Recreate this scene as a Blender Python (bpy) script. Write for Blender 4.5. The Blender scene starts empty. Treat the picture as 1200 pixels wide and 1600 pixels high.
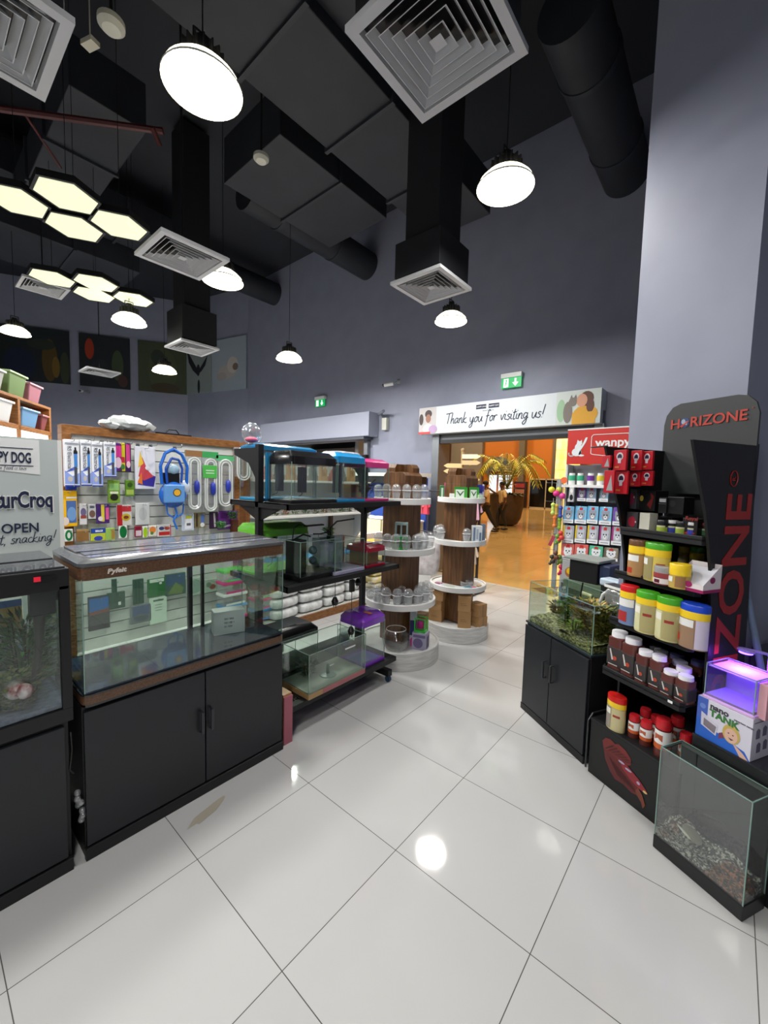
import bpy, math, random
from mathutils import Vector, Matrix
random.seed(7)
R=math.radians; PI=math.pi
S=bpy.context.scene; COL=S.collection
# ---------------- camera, world, exposure ----------------
cd=bpy.data.cameras.new('camera'); cam=bpy.data.objects.new('camera',cd); COL.objects.link(cam)
cd.sensor_fit='HORIZONTAL'; cd.sensor_width=36; cd.lens=638.9/1200*36; cd.clip_end=200; cd.clip_start=.05
S.camera=cam
PITCH=7.36831043e-02; ROLL=-2.69780844e-02; TH=8.67137745e-01
fw=Vector((0,math.cos(PITCH),-math.sin(PITCH))); rt=Vector((1,0,0)); dn=fw.cross(rt)
cr,sr=math.cos(ROLL),math.sin(ROLL)
right=cr*rt+sr*dn; down=-sr*rt+cr*dn
def tow(v): return Vector((math.sin(TH)*v.x-math.cos(TH)*v.y, math.cos(TH)*v.x+math.sin(TH)*v.y, v.z))
rw,dw,fwd=tow(right),tow(down),tow(fw)
cam.matrix_world=Matrix(((rw.x,-dw.x,-fwd.x,0),(rw.y,-dw.y,-fwd.y,0),(rw.z,-dw.z,-fwd.z,1.62),(0,0,0,1)))
w=bpy.data.worlds.new('world'); S.world=w; w.use_nodes=True
w.node_tree.nodes['Background'].inputs[0].default_value=(.55,.6,.75,1); w.node_tree.nodes['Background'].inputs[1].default_value=.06
vs=S.view_settings; vs.view_transform='Standard'; vs.look='None'; vs.exposure=0.0; vs.gamma=1; vs.use_curve_mapping=False
S.cycles.transparent_max_bounces=40; S.cycles.max_bounces=10; S.cycles.diffuse_bounces=3; S.cycles.glossy_bounces=4
S.cycles.sample_clamp_indirect=4; S.cycles.caustics_reflective=False; S.cycles.caustics_refractive=False
LAMP_W=45.0
# ---------------- materials ----------------
_m={}
def lin(c): return tuple(((x/255)/12.92 if x/255<=.04045 else ((x/255+.055)/1.055)**2.4) for x in c)
def mc(r,g,b,rough=.5,metal=0,emit=0,coat=0,alpha=1):
    k=(r,g,b,rough,metal,emit,coat,alpha)
    if k in _m: return _m[k]
    m=bpy.data.materials.new('mat_%d_%d_%d'%(r,g,b)); m.use_nodes=True
    p=m.node_tree.nodes['Principled BSDF']; c=lin((r,g,b))+(1,)
    p.inputs['Base Color'].default_value=c; p.inputs['Roughness'].default_value=rough; p.inputs['Metallic'].default_value=metal
    if coat: p.inputs['Coat Weight'].default_value=coat
    if alpha<1: p.inputs['Alpha'].default_value=alpha
    if emit: p.inputs['Emission Color'].default_value=c; p.inputs['Emission Strength'].default_value=emit
    _m[k]=m; return m
def nt(name):
    m=bpy.data.materials.new(name); m.use_nodes=True; t=m.node_tree
    return m,t,t.nodes['Principled BSDF']
def noise_mat(name,c1,c2,scale,rough=.5,stretch=(1,1,1),bump=0,detail=4,metal=0,lo=.35,hi=.65,voronoi=False):
    m,t,p=nt(name); tc=t.nodes.new('ShaderNodeTexCoord'); mp=t.nodes.new('ShaderNodeMapping'); mp.inputs['Scale'].default_value=stretch
    t.links.new(tc.outputs['Object'],mp.inputs[0])
    if voronoi: n=t.nodes.new('ShaderNodeTexVoronoi'); out=n.outputs['Color']
    else: n=t.nodes.new('ShaderNodeTexNoise'); n.inputs['Detail'].default_value=detail; out=n.outputs[0]
    n.inputs['Scale'].default_value=scale; t.links.new(mp.outputs[0],n.inputs['Vector'])
    r=t.nodes.new('ShaderNodeValToRGB'); r.color_ramp.elements[0].position=lo; r.color_ramp.elements[1].position=hi
    r.color_ramp.elements[0].color=lin(c1)+(1,); r.color_ramp.elements[1].color=lin(c2)+(1,)
    t.links.new(out,r.inputs[0]); t.links.new(r.outputs[0],p.inputs['Base Color'])
    p.inputs['Roughness'].default_value=rough; p.inputs['Metallic'].default_value=metal
    if bump:
        b=t.nodes.new('ShaderNodeBump'); b.inputs['Strength'].default_value=bump; b.inputs['Distance'].default_value=.01
        t.links.new(out,b.inputs['Height']); t.links.new(b.outputs[0],p.inputs['Normal'])
    return m
def glass_mat(name,tint,refl=.06,rough=.0,milk=0):
    m=bpy.data.materials.new(name); m.use_nodes=True; t=m.node_tree; t.nodes.clear()
    o=t.nodes.new('ShaderNodeOutputMaterial'); mx=t.nodes.new('ShaderNodeMixShader')
    tr=t.nodes.new('ShaderNodeBsdfTransparent'); tr.inputs[0].default_value=tint+(1,)
    gl=t.nodes.new('ShaderNodeBsdfGlossy'); gl.inputs['Roughness'].default_value=rough
    lw=t.nodes.new('ShaderNodeLayerWeight'); lw.inputs[0].default_value=.5
    pw=t.nodes.new('ShaderNodeMath'); pw.operation='POWER'; pw.inputs[1].default_value=4
    ma=t.nodes.new('ShaderNodeMath'); ma.operation='MULTIPLY_ADD'; ma.inputs[1].default_value=.75; ma.inputs[2].default_value=refl
    t.links.new(lw.outputs['Facing'],pw.inputs[0]); t.links.new(pw.outputs[0],ma.inputs[0]); t.links.new(ma.outputs[0],mx.inputs[0])
    t.links.new(tr.outputs[0],mx.inputs[1]); t.links.new(gl.outputs[0],mx.inputs[2])
    if milk:
        df=t.nodes.new('ShaderNodeBsdfDiffuse'); df.inputs[0].default_value=(.9,.92,.94,1); m2=t.nodes.new('ShaderNodeMixShader'); m2.inputs[0].default_value=milk
        t.links.new(mx.outputs[0],m2.inputs[1]); t.links.new(df.outputs[0],m2.inputs[2]); t.links.new(m2.outputs[0],o.inputs[0])
    else: t.links.new(mx.outputs[0],o.inputs[0])
    return m
GLASS=glass_mat('clear_glass',(.95,.975,.96)); GLASSG=glass_mat('greenish_glass',(.9,.955,.92),.07)
EDGE=mc(128,156,146,.15); PLAST=glass_mat('clear_plastic',(.97,.98,.98),.14,.05,.16); FOIL=glass_mat('crinkled_plastic',(.86,.88,.88),.22,.15,.12)
def tile_floor(name,c,c2,grout,rough,size=.5988,off=(-1.6228,.1508),gw=.0035):
    m,t,p=nt(name); tc=t.nodes.new('ShaderNodeTexCoord'); mp=t.nodes.new('ShaderNodeMapping')
    mp.inputs['Location'].default_value=(-off[0]+size*40,-off[1]+size*40,0)
    b=t.nodes.new('ShaderNodeTexBrick'); b.offset=0; b.squash=1; b.inputs['Scale'].default_value=1
    b.inputs['Brick Width'].default_value=size; b.inputs['Row Height'].default_value=size; b.inputs['Mortar Size'].default_value=gw/2; b.inputs['Mortar Smooth'].default_value=.2
    b.inputs['Color1'].default_value=lin(c)+(1,); b.inputs['Color2'].default_value=lin(c2)+(1,); b.inputs['Mortar'].default_value=lin(grout)+(1,)
    n=t.nodes.new('ShaderNodeTexNoise'); n.inputs['Scale'].default_value=1.6; n.inputs['Detail'].default_value=6
    mx=t.nodes.new('ShaderNodeMix'); mx.data_type='RGBA'; mx.blend_type='MULTIPLY'; mx.inputs[0].default_value=.10
    t.links.new(tc.outputs['Object'],mp.inputs[0]); t.links.new(mp.outputs[0],b.inputs['Vector']); t.links.new(tc.outputs['Object'],n.inputs['Vector'])
    t.links.new(b.outputs['Color'],mx.inputs[6]); t.links.new(n.outputs[0],mx.inputs[7]); t.links.new(mx.outputs[2],p.inputs['Base Color'])
    p.inputs['Roughness'].default_value=rough; p.inputs['IOR'].default_value=1.5
    n2=t.nodes.new('ShaderNodeTexNoise'); n2.inputs['Scale'].default_value=2.2
    bp=t.nodes.new('ShaderNodeBump'); bp.inputs['Strength'].default_value=.03; bp.inputs['Distance'].default_value=.02
    t.links.new(tc.outputs['Object'],n2.inputs['Vector']); t.links.new(n2.outputs[0],bp.inputs['Height']); t.links.new(bp.outputs[0],p.inputs['Normal'])
    return m
FLOOR=tile_floor('white_glossy_tile',(196,196,195),(192,192,192),(92,90,86),.06)
MALLF=tile_floor('tan_glossy_tile',(205,165,105),(198,158,98),(160,125,75),.08)
WALL=noise_mat('grey_blue_paint',(132,136,154),(138,142,160),3,.55)
CEIL=mc(30,33,40,.7); DUCT=noise_mat('black_duct',(26,29,36),(34,38,46),2,.6); DUCT2=mc(36,40,48,.6)
WOOD=noise_mat('brown_wood',(74,46,22),(116,78,42),5,.45,(8,8,.7)); WOODH=noise_mat('brown_wood_band',(78,54,38),(104,74,52),9,.35,(12,.6,12))
WOODF=noise_mat('gondola_wood',(118,74,34),(150,100,52),6,.4,(3,.8,8))
DCAB=mc(25,28,33,.42); BLK=mc(16,16,18,.35); BLKG=mc(14,14,16,.08,coat=.6); BLKM=mc(15,16,18,.5); RUB=mc(12,12,12,.8)
WHT=mc(232,232,230,.4); WHTG=mc(238,238,236,.15); GREY=mc(150,152,155,.5); STEEL=mc(170,172,175,.25,1); CARD=noise_mat('brown_cardboard',(168,128,82),(180,140,94),6,.75)
NAVY=mc(28,36,66,.5)
# ---------------- mesh builder ----------------
class MB:
    def __init__(s): s.v=[];s.f=[];s.mi=[];s.m=0;s.T=None
    def add(s,vs,fs):
        b=len(s.v)
        if s.T is not None: vs=[s.T@Vector(q) for q in vs]
        s.v+= [tuple(q) for q in vs]
        for f in fs: s.f.append([i+b for i in f]); s.mi.append(s.m)
        return s
    def mat(s,i): s.m=i; return s
    def box(s,x0,x1,y0,y1,z0,z1):
        return s.add([(x0,y0,z0),(x1,y0,z0),(x1,y1,z0),(x0,y1,z0),(x0,y0,z1),(x1,y0,z1),(x1,y1,z1),(x0,y1,z1)],[(0,3,2,1),(4,5,6,7),(0,1,5,4),(1,2,6,5),(2,3,7,6),(3,0,4,7)])
    def hexa(s,b,t):   # bottom quad pts, top quad pts
        return s.add(list(b)+list(t),[(0,3,2,1),(4,5,6,7),(0,1,5,4),(1,2,6,5),(2,3,7,6),(3,0,4,7)])
    def cyl(s,p0,p1,r0,r1=None,n=16,caps=True):
        if r1 is None: r1=r0
        p0=Vector(p0);p1=Vector(p1);d=(p1-p0).normalized(); a=d.orthogonal().normalized(); b=d.cross(a)
        vs=[p0+(a*math.cos(t)+b*math.sin(t))*r0 for t in [2*PI*i/n for i in range(n)]]+[p1+(a*math.cos(t)+b*math.sin(t))*r1 for t in [2*PI*i/n for i in range(n)]]
        fs=[(i,(i+1)%n,n+(i+1)%n,n+i) for i in range(n)]
        if caps: fs+=[tuple(range(n))[::-1],tuple(range(n,2*n))]
        return s.add(vs,fs)
    def lathe(s,c,prof,n=20,sx=1,sy=1):
        vs=[];fs=[];k=len(prof)
        for r,z in prof:
            for i in range(n): t=2*PI*i/n; vs.append((c[0]+r*sx*math.cos(t),c[1]+r*sy*math.sin(t),c[2]+z))
        for j in range(k-1):
            for i in range(n): fs.append((j*n+i,j*n+(i+1)%n,(j+1)*n+(i+1)%n,(j+1)*n+i))
        if prof[0][0]>1e-4: fs.append(tuple(range(n))[::-1])
        if prof[-1][0]>1e-4: fs.append(tuple(range((k-1)*n,k*n)))
        return s.add(vs,fs)
    def shell(s,c,prof,n=20):
        vs=[];fs=[];k=len(prof)
        for r,z in prof:
            for i in range(n): t=2*PI*i/n; vs.append((c[0]+r*math.cos(t),c[1]+r*math.sin(t),c[2]+z))
        for j in range(k-1):
            for i in range(n): fs.append((j*n+i,j*n+(i+1)%n,(j+1)*n+(i+1)%n,(j+1)*n+i))
        return s.add(vs,fs)
    def prism(s,pts,z0,z1):   # xy polygon extruded in z
        n=len(pts); vs=[(x,y,z0) for x,y in pts]+[(x,y,z1) for x,y in pts]
        return s.add(vs,[tuple(range(n))[::-1],tuple(range(n,2*n))]+[(i,(i+1)%n,n+(i+1)%n,n+i) for i in range(n)])
    def prismy(s,pts,y0,y1):  # xz polygon extruded in y
        n=len(pts); vs=[(x,y0,z) for x,z in pts]+[(x,y1,z) for x,z in pts]
        return s.add(vs,[tuple(range(n)),tuple(range(n,2*n))[::-1]]+[(i,n+i,n+(i+1)%n,(i+1)%n) for i in range(n)])
    def prismx(s,pts,x0,x1):  # yz polygon extruded in x
        n=len(pts); vs=[(x0,y,z) for y,z in pts]+[(x1,y,z) for y,z in pts]
        return s.add(vs,[tuple(range(n))[::-1],tuple(range(n,2*n))]+[(i,(i+1)%n,n+(i+1)%n,n+i) for i in range(n)])
    def face(s,pts): return s.add(pts,[tuple(range(len(pts)))])
    def rect(s,x0,x1,z0,z1,y): return s.add([(x0,y,z0),(x1,y,z0),(x1,y,z1),(x0,y,z1)],[(0,1,2,3)])
    def ell(s,cx,cz,rx,rz,y,n=14,a0=0):
        return s.add([(cx+rx*math.cos(2*PI*i/n+a0),y,cz+rz*math.sin(2*PI*i/n+a0)) for i in range(n)],[tuple(range(n))])
    def sph(s,c,rx,ry=None,rz=None,nu=14,nv=9):
        ry=ry or rx; rz=rz or rx; vs=[(c[0],c[1],c[2]-rz)];fs=[]
        for j in range(1,nv):
            p=-PI/2+PI*j/nv
            for i in range(nu): t=2*PI*i/nu; vs.append((c[0]+rx*math.cos(p)*math.cos(t),c[1]+ry*math.cos(p)*math.sin(t),c[2]+rz*math.sin(p)))
        vs.append((c[0],c[1],c[2]+rz)); L=len(vs)-1
        for i in range(nu): fs.append((0,1+(i+1)%nu,1+i)); fs.append((L,L-nu+i,L-nu+(i+1)%nu))
        for j in range(nv-2):
            for i in range(nu): a=1+j*nu; fs.append((a+i,a+(i+1)%nu,a+nu+(i+1)%nu,a+nu+i))
        return s.add(vs,fs)
    def tube(s,pts,r,n=8):
        for a,b in zip(pts[:-1],pts[1:]):
            if (Vector(a)-Vector(b)).length>1e-5: s.cyl(a,b,r,r,n)
        return s
    def obj(s,name,mats,parent=None,loc=None,rz=0,smooth=False,bevel=0,label=None,cat=None,group=None,kind=None):
        me=bpy.data.meshes.new(name); me.from_pydata(s.v,[],s.f)
        if not isinstance(mats,(list,tuple)): mats=[mats]
        for m in mats: me.materials.append(m)
        me.polygons.foreach_set('material_index',s.mi)
        if smooth:
            me.polygons.foreach_set('use_smooth',[True]*len(me.polygons)); me.update()
            me.set_sharp_from_angle(angle=R(38))
        o=bpy.data.objects.new(name,me); COL.objects.link(o)
        if parent: o.parent=parent
        if loc is not None: o.location=loc
        if rz: o.rotation_euler=(0,0,rz)
        if bevel:
            b=o.modifiers.new('bevel','BEVEL'); b.width=bevel; b.segments=2; b.limit_method='ANGLE'
        tag(o,label,cat,group,kind); return o
def crumple(mb,amp,seed=0):
    rnd=random.Random(seed); mb.v=[tuple(c+rnd.uniform(-amp,amp) for c in v) for v in mb.v]; return mb
def tag(o,label=None,cat=None,group=None,kind=None):
    if label: o['label']=label
    if cat: o['category']=cat
    if group: o['group']=group
    if kind: o['kind']=kind
    return o
def thing(name,label,cat,loc,rz=0,group=None):
    o=bpy.data.objects.new(name,None); COL.objects.link(o); o.empty_display_size=.05
    o.location=loc if len(loc)==3 else (loc[0],loc[1],0); o.rotation_euler=(0,0,rz); return tag(o,label,cat,group)
def dup(o,loc,rz=None,label=None,group=None,scale=None):
    r=o.copy(); COL.objects.link(r); r.location=loc
    if rz is not None: r.rotation_euler=(0,0,rz)
    if scale: r.scale=scale
    if label: r['label']=label
    if group: r['group']=group
    for ch in list(o.children):
        c=ch.copy(); COL.objects.link(c); c.parent=r
        for g in ch.children: d=g.copy(); COL.objects.link(d); d.parent=c
    return r
def struct(name,mb,m,**k): return mb.obj(name,m,kind='structure',**k)
# ---------------- lettering ----------------
def text_mb(body,size,origin,rightv,upv,ext=.0008,sx=1,shear=0,align='LEFT',bold=0):
    cu=bpy.data.curves.new('t','FONT'); cu.body=body; cu.size=size; cu.extrude=ext; cu.shear=shear; cu.align_x=align; cu.offset=bold; cu.resolution_u=3
    ob=bpy.data.objects.new('t',cu); me=bpy.data.meshes.new_from_object(ob)
    r=Vector(rightv).normalized(); u=Vector(upv).normalized(); nrm=r.cross(u); o=Vector(origin); mb=MB()
    mb.add([o+r*v.co.x*sx+u*v.co.y+nrm*v.co.z for v in me.vertices],[tuple(p.vertices) for p in me.polygons])
    bpy.data.objects.remove(ob); bpy.data.curves.remove(cu); bpy.data.meshes.remove(me); return mb
def text(body,size,origin,rightv,upv,m,parent,name='lettering',**k):
    return text_mb(body,size,origin,rightv,upv,**k).obj(name,m,parent)
GL={'T':(1.2,[[(-.1,1.95),(.6,2),(1.3,2.15)],[(.65,2.0),(.55,1),(.45,0)]]),
'h':(.9,[[(.2,2.1),(.1,1),(0,0)],[(.02,.3),(.35,.95),(.6,.8),(.58,.1),(.85,.1)]]),
'a':(.95,[[(.7,.9),(.3,1),(0,.5),(.2,.02),(.6,.5),(.7,.95),(.62,.2),(.9,.1)]]),
'n':(.9,[[(.08,1),(0,0)],[(.02,.4),(.35,1),(.6,.8),(.58,.1),(.85,.1)]]),
'k':(.9,[[(.2,2.1),(0,0)],[(.65,1),(.05,.45),(.55,0),(.85,.1)]]),
'y':(.95,[[(0,1),(.08,.25),(.4,.1),(.68,.9)],[(.72,1),(.55,-.6),(.2,-1),(0,-.7),(.5,-.1),(.9,.2)]]),
'o':(.85,[[(.4,1),(.05,.6),(.2,0),(.6,.3),(.55,.95),(.35,.95),(.85,.85)]]),
'u':(.95,[[(0,1),(.05,.2),(.35,0),(.68,.9)],[(.7,1),(.66,.2),(.9,.1)]]),
'f':(.75,[[(.8,1.8),(.5,2.1),(.3,1.4),(.1,-.6),(-.1,-.9)],[(-.05,.95),(.65,1.05)]]),
'r':(.75,[[(.08,1),(0,0)],[(.02,.5),(.3,1),(.65,.95)]]),
'v':(.8,[[(0,1),(.25,.02),(.6,1),(.8,.95)]]),'i':(.42,[[(.08,1),(.02,.2),(.35,.1)],[(.14,1.45),(.17,1.55)]]),
's':(.7,[[(.6,.9),(.3,1),(.1,.75),(.5,.4),(.3,0),(-.05,.1)]]),'t':(.6,[[(.28,1.8),(.1,.25),(.25,0),(.5,.15)],[(-.1,1.2),(.6,1.32)]]),
'g':(.95,[[(.65,.9),(.25,1),(0,.5),(.25,.05),(.62,.5)],[(.7,1),(.6,-.5),(.25,-1),(0,-.7),(.5,-.1),(.9,.2)]]),
'!':(.5,[[(.4,2.2),(.15,.5)],[(.06,.1),(.08,.0)]]),'c':(.75,[[(.6,.85),(.3,1),(0,.5),(.25,0),(.7,.2)]]),
'e':(.75,[[(.05,.5),(.55,.7),(.35,1),(.05,.6),(.25,0),(.72,.2)]]),'l':(.4,[[(.2,2.1),(.02,.25),(.35,.1)]]),
'd':(.95,[[(.65,.9),(.25,1),(0,.5),(.25,.02),(.62,.5)],[(.85,2.1),(.66,.2),(.9,.1)]]),
'b':(.85,[[(.2,2.1),(.05,.1),(.5,.1),(.6,.7),(.15,.9)]]),',':(.4,[[(.12,.1),(0,-.35)]]),' ':(.6,[]),'G':(1.1,[[(1,1.8),(.5,2.1),(0,1),(.4,0),(.95,.4),(.95,.95),(.5,.95)]])}
def script(body,h,origin,rightv,upv,m,parent,wd=.12,name='lettering',ext=.001,maxang=0):
    r=Vector(rightv).normalized();u=Vector(upv).normalized();nr=r.cross(u);o=Vector(origin);mb=MB();x=0
    def P(p): return o+r*(p[0]*h)+u*(p[1]*h)+nr*ext
    for ch in body:
        adv,st=GL[ch]
        for s in st:
            q=[s[0]]+list(s)+[s[-1]];sm=[]
            for i in range(1,len(q)-2):
                for t in (0,.25,.5,.75):
                    a,b,c,d=q[i-1:i+3];sm.append(tuple(.5*(2*b[j]+(c[j]-a[j])*t+(2*a[j]-5*b[j]+4*c[j]-d[j])*t*t+(-a[j]+3*b[j]-3*c[j]+d[j])*t**3) for j in (0,1)))
            sm.append(q[-1]);sm=[(p[0]+x+.12*p[1],p[1]) for p in sm];L=[];Rr=[]
            for i,p in enumerate(sm):
                a=sm[max(i-1,0)];b=sm[min(i+1,len(sm)-1)];dx,dy=b[0]-a[0],b[1]-a[1];l=math.hypot(dx,dy) or 1;nx,ny=-dy/l*wd/2,dx/l*wd/2
                L.append(P((p[0]+nx,p[1]+ny)));Rr.append(P((p[0]-nx,p[1]-ny)))
            k=len(sm);mb.add(L+Rr,[(i,k+i,k+i+1,i+1) for i in range(k-1)])
        x+=adv
    return mb.obj(name,m,parent)
# ---------------- the room ----------------
struct('floor',MB().box(-17,4,-5,6.25,-.1,0),FLOOR)
struct('floor_mall',MB().box(-40,10,6.25,46,-.1,0),MALLF)
struct('ceiling',MB().box(-18,4,-5,6.4,6.9,7),CEIL)
fc=MB()
fc.box(-10.6,-9.35,6.4,6.6,0,6.9); fc.box(-9.35,-5.85,6.4,6.6,2.5,6.9); fc.box(-5.85,-4.12,6.4,6.6,0,6.9)
fc.box(-4.12,-1.5,6.4,6.6,2.45,6.9); fc.box(-1.5,4,6.4,6.6,0,6.9)
struct('wall_back',fc,WALL)
ca=Vector((-13.03,5.82)); ad=Vector((.5,.866)); pa=ca-ad*8
def wallseg(name,p,q,z0,z1,th=.2,m=WALL):
    d=(q-p).normalized(); n=Vector((-d.y,d.x))*th
    return struct(name,MB().prism([tuple(p),tuple(q),tuple(q+n),tuple(p+n)],z0,z1),m)
wallseg('wall_left',pa,ca,0,6.9); wallseg('wall_left_corner',ca,Vector((-10.57,6.4)),0,6.9)
wallseg('wall_front',Vector((4,-5)),Vector((-17.2,-5)),0,6.9)
# pillar + right wall (28 degrees off the tile grid)
q0=Vector((-.525,2.475)); E_=Vector((math.cos(R(28)),-math.sin(R(28)))); N_=Vector((-E_.y,E_.x))
def SP(s,n): v=q0+E_*s+N_*n; return (v.x,v.y)
struct('wall_pillar',MB().prism([SP(-.245,.46),SP(.375,.46),SP(.375,1.6),SP(-.245,1.6)],0,6.9),WALL)
struct('wall_right',MB().prism([SP(.3,1.1),SP(5,1.1),SP(5,1.3),SP(.3,1.3)],0,6.9),WALL)
# grey box heads over the two openings, shutter, jambs
def tagged(mb,n,m,label,cat,**k): return mb.obj(n,m,label=label,cat=cat,**k)
t=thing('shutter_housing','long white-grey boxed-in roller shutter head over left opening','shutter box',(-5.64,6.1,2.54))
MB().box(-3.85,0,0,.295,0,.48).obj('cover',mc(150,155,172,.5),t,bevel=.004)
MB().box(-3.7,-.15,.02,.28,-.06,0).obj('slot',mc(70,74,84,.5),t)
struct('trim_1',MB().box(-5.95,-5.85,6.3,6.62,0,2.5),mc(120,124,130,.4,.6))
struct('trim_2',MB().box(-4.2,-4.06,6.25,6.62,0,2.5).box(-1.52,-1.4,6.25,6.62,0,2.5),mc(130,135,140,.35,.6))
t=thing('roller_shutter','grey slatted roller shutter rolled up above the entrance','shutter',(-4.06,6.27,2.33))
s_=MB()
for i in range(3): s_.box(0,2.56,.02+.01*i,.11,.06+i*.045,.1+i*.045)
s_.obj('slats',mc(120,124,128,.4,.4),t); MB().box(0,2.56,0,.12,0,.06).obj('bottom_bar',mc(45,47,50,.4,.4),t)
# banner
t=thing('banner_sign','long white banner over the entrance reading Thank you for visiting us','banner',(-4.4,6.1,2.49))
MB().box(0,2.98,0,.15,0,.465).box(0,2.98,.15,.295,.2,.465).obj('panel',mc(205,212,216,.45),t,bevel=.003)
script('Thank you for visiting us!',.085,(.56,-.002,.15),(1,0,-.01),(0,0,1),NAVY,t,wd=.17)
b=MB().rect(1.13,1.31,.345,.415,-.002).rect(1.35,1.53,.345,.415,-.002); b.obj('logo_plate',NAVY,t)
text('HAPPY DOG',.034,(1.14,-.004,.368),(1,0,0),(0,0,1),WHT,t,sx=.9,name='logo_lettering'); text('HAPPY CAT',.034,(1.36,-.004,.368),(1,0,0),(0,0,1),WHT,t,sx=.9,name='logo_lettering')
script('because food is love',.013,(1.25,-.002,.305),(1,0,0),(0,0,1),NAVY,t,wd=.15)
pr=MB(); y=-.002
pr.mat(0).rect(.0,.36,.0,.46,y)                                    # left picture: person with a dog
pr.mat(1).ell(.2,.27,.055,.075,y-.002).mat(2).ell(.2,.35,.075,.07,y-.001).mat(3).ell(.2,.09,.11,.085,y-.003).mat(2).ell(.05,.26,.045,.1,y-.003).mat(4).ell(.3,.08,.09,.07,y-.004).mat(5).rect(0,.25,.0,.04,y-.005)
pr.obj('picture',[mc(190,185,185),mc(150,100,80),mc(50,30,28),mc(235,232,235),mc(180,150,190),mc(200,60,60)],t)
pr=MB(); pr.mat(0).rect(2.4,2.98,0,.465,y).mat(1).ell(2.79,.13,.16,.125,y-.003).rect(2.62,2.92,0,.16,y-.0035).mat(2).ell(2.74,.32,.07,.09,y-.004).mat(3).ell(2.8,.34,.09,.1,y-.003).ell(2.85,.24,.05,.09,y-.0032).mat(4).ell(2.62,.31,.055,.06,y-.005).ell(2.56,.17,.06,.15,y-.0045).mat(5).ell(2.47,.2,.06,.16,y-.001)
pr.mat(4).face([(2.58,y-.0055,.35),(2.6,y-.0055,.41),(2.62,y-.0055,.36)]).face([(2.63,y-.0055,.36),(2.66,y-.0055,.41),(2.67,y-.0055,.34)])
pr.obj('picture',[mc(196,205,200),mc(214,158,40),mc(205,150,120),mc(90,55,40),mc(120,112,105),mc(150,185,150)],t)
# exit signs
GRN=mc(20,150,80,.4,emit=.9)
def exit_sign(loc,label):
    t=thing('exit_sign',label,'exit sign',loc)
    MB().box(-.17,.17,0,.07,.13,.2).obj('housing',mc(215,218,215,.4),t,bevel=.004)
    MB().box(-.165,.165,.02,.035,-.03,.13).obj('plate',GRN,t)
    a=MB(); a.rect(-.125,-.045,-.015,.115,.018); a.rect(.055,.085,.03,.11,.018).face([(.02,.018,.05),(.07,.018,-.01),(.12,.018,.05)]); a.obj('symbol',mc(235,245,238,.4,emit=1.2),t)
    MB().ell(-.08,.085,.014,.014,.016).face([(-.1,.016,.0),(-.085,.016,.0),(-.07,.016,.07),(-.09,.016,.07)]).obj('running_figure',GRN,t)
exit_sign((-7.42,6.32,3.35),'small green exit sign on the wall above the left shutter box')
exit_sign((-2.8,6.32,3.2),'green exit sign mounted just above the thank-you banner')
def camera_dev(loc,rz,label):
    t=thing('security_camera',label,'camera',loc,rz)
    MB().cyl((0,-.02,0),(0,-.2,-.03),.035,.035,14).obj('housing',WHT,t,smooth=True); MB().cyl((0,-.2,-.03),(0,-.225,-.034),.03,.026,14).obj('lens',BLKG,t,smooth=True)
    MB().cyl((.02,.02,.01),(.1,.12,.01),.015).cyl((.1,.08,.01),(.1,.13,.01),.05,.05,14).obj('bracket',mc(120,125,132),t,smooth=True)
camera_dev((-5.15,6.27,3.53),R(-60),'white bullet security camera on the back wall between the openings')
camera_dev((-14.2,3.4,3.95),R(60),'small dark security camera on the far left wall')
MB().box(-.06,.06,0,.09,-.12,.12).obj('alarm_box',mc(190,192,180,.5),loc=(-5.42,6.31,2.78),bevel=.008,label='small beige alarm box beside the left shutter head',cat='alarm box')
MB().cyl((0,0,0),(.25,-.15,.02),.03,.03,12).cyl((0,0,0),(0,.1,0),.02).obj('wall_spotlight',mc(110,114,124),loc=(-5.55,6.3,2.98),smooth=True,label='grey tube fitting on wall above the alarm box',cat='wall fitting')
# ---------------- ceiling: ducts, pipes ----------------
def roundduct(x,z,r,y0,y1,label):
    t=thing('round_duct',label,'duct',(x,y0,z)); L=y1-y0
    MB().cyl((0,0,0),(0,L,0),r,r,32).obj('tube',DUCT,t,smooth=True)
    for i in range(int(L/1.2)): yy=.6+i*1.2; MB().cyl((0,yy,0),(0,yy+.05,0),r+.012,r+.012,32).obj('rib',DUCT2,t,smooth=True)
    MB().cyl((0,.5,r),(0,.5,6.9-z),.006,.006,6).obj('hanger_rod',BLKM,t)
roundduct(-1.36,5.78,.28,3.9,6.4,'dark round duct entering the back wall beside the pillar')
roundduct(-6.05,6.05,.27,3.6,6.4,'dark round duct entering the back wall above the left exit sign')
roundduct(-9.3,6.35,.27,3.3,6.4,'farthest dark round duct at the back wall top left')
def rduct(x0,x1,y0,y1,z0,z1,label,m=DUCT):
    t=thing('rectangular_duct',label,'duct',((x0+x1)/2,(y0+y1)/2,z0)); a=(x1-x0)/2; b=(y1-y0)/2
    MB().box(-a,a,-b,b,0,z1-z0).obj('casing',m,t,bevel=.01)
    MB().cyl((0,0,z1-z0),(0,0,6.9-z0),.008,.008,6).obj('hanger_rod',BLKM,t); L=max(a,b)*2; n=int(L/1.2)
    for i in range(1,n+1):
        s=-L/2+i*L/(n+1); f=MB()
        if a>b: f.box(s-.02,s+.02,-b-.03,b+.03,-.03,z1-z0)
        else: f.box(-a-.03,a+.03,s-.02,s+.02,-.03,z1-z0)
        f.obj('flange',DUCT2,t)
rduct(-3.6,-2.7,-1,5.2,5.2,5.7,'wide flat black duct running across ceiling toward the back wall')
rduct(-2.7,-1.2,1.9,2.6,5.3,5.75,'black duct branch beside the wide flat duct')
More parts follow.
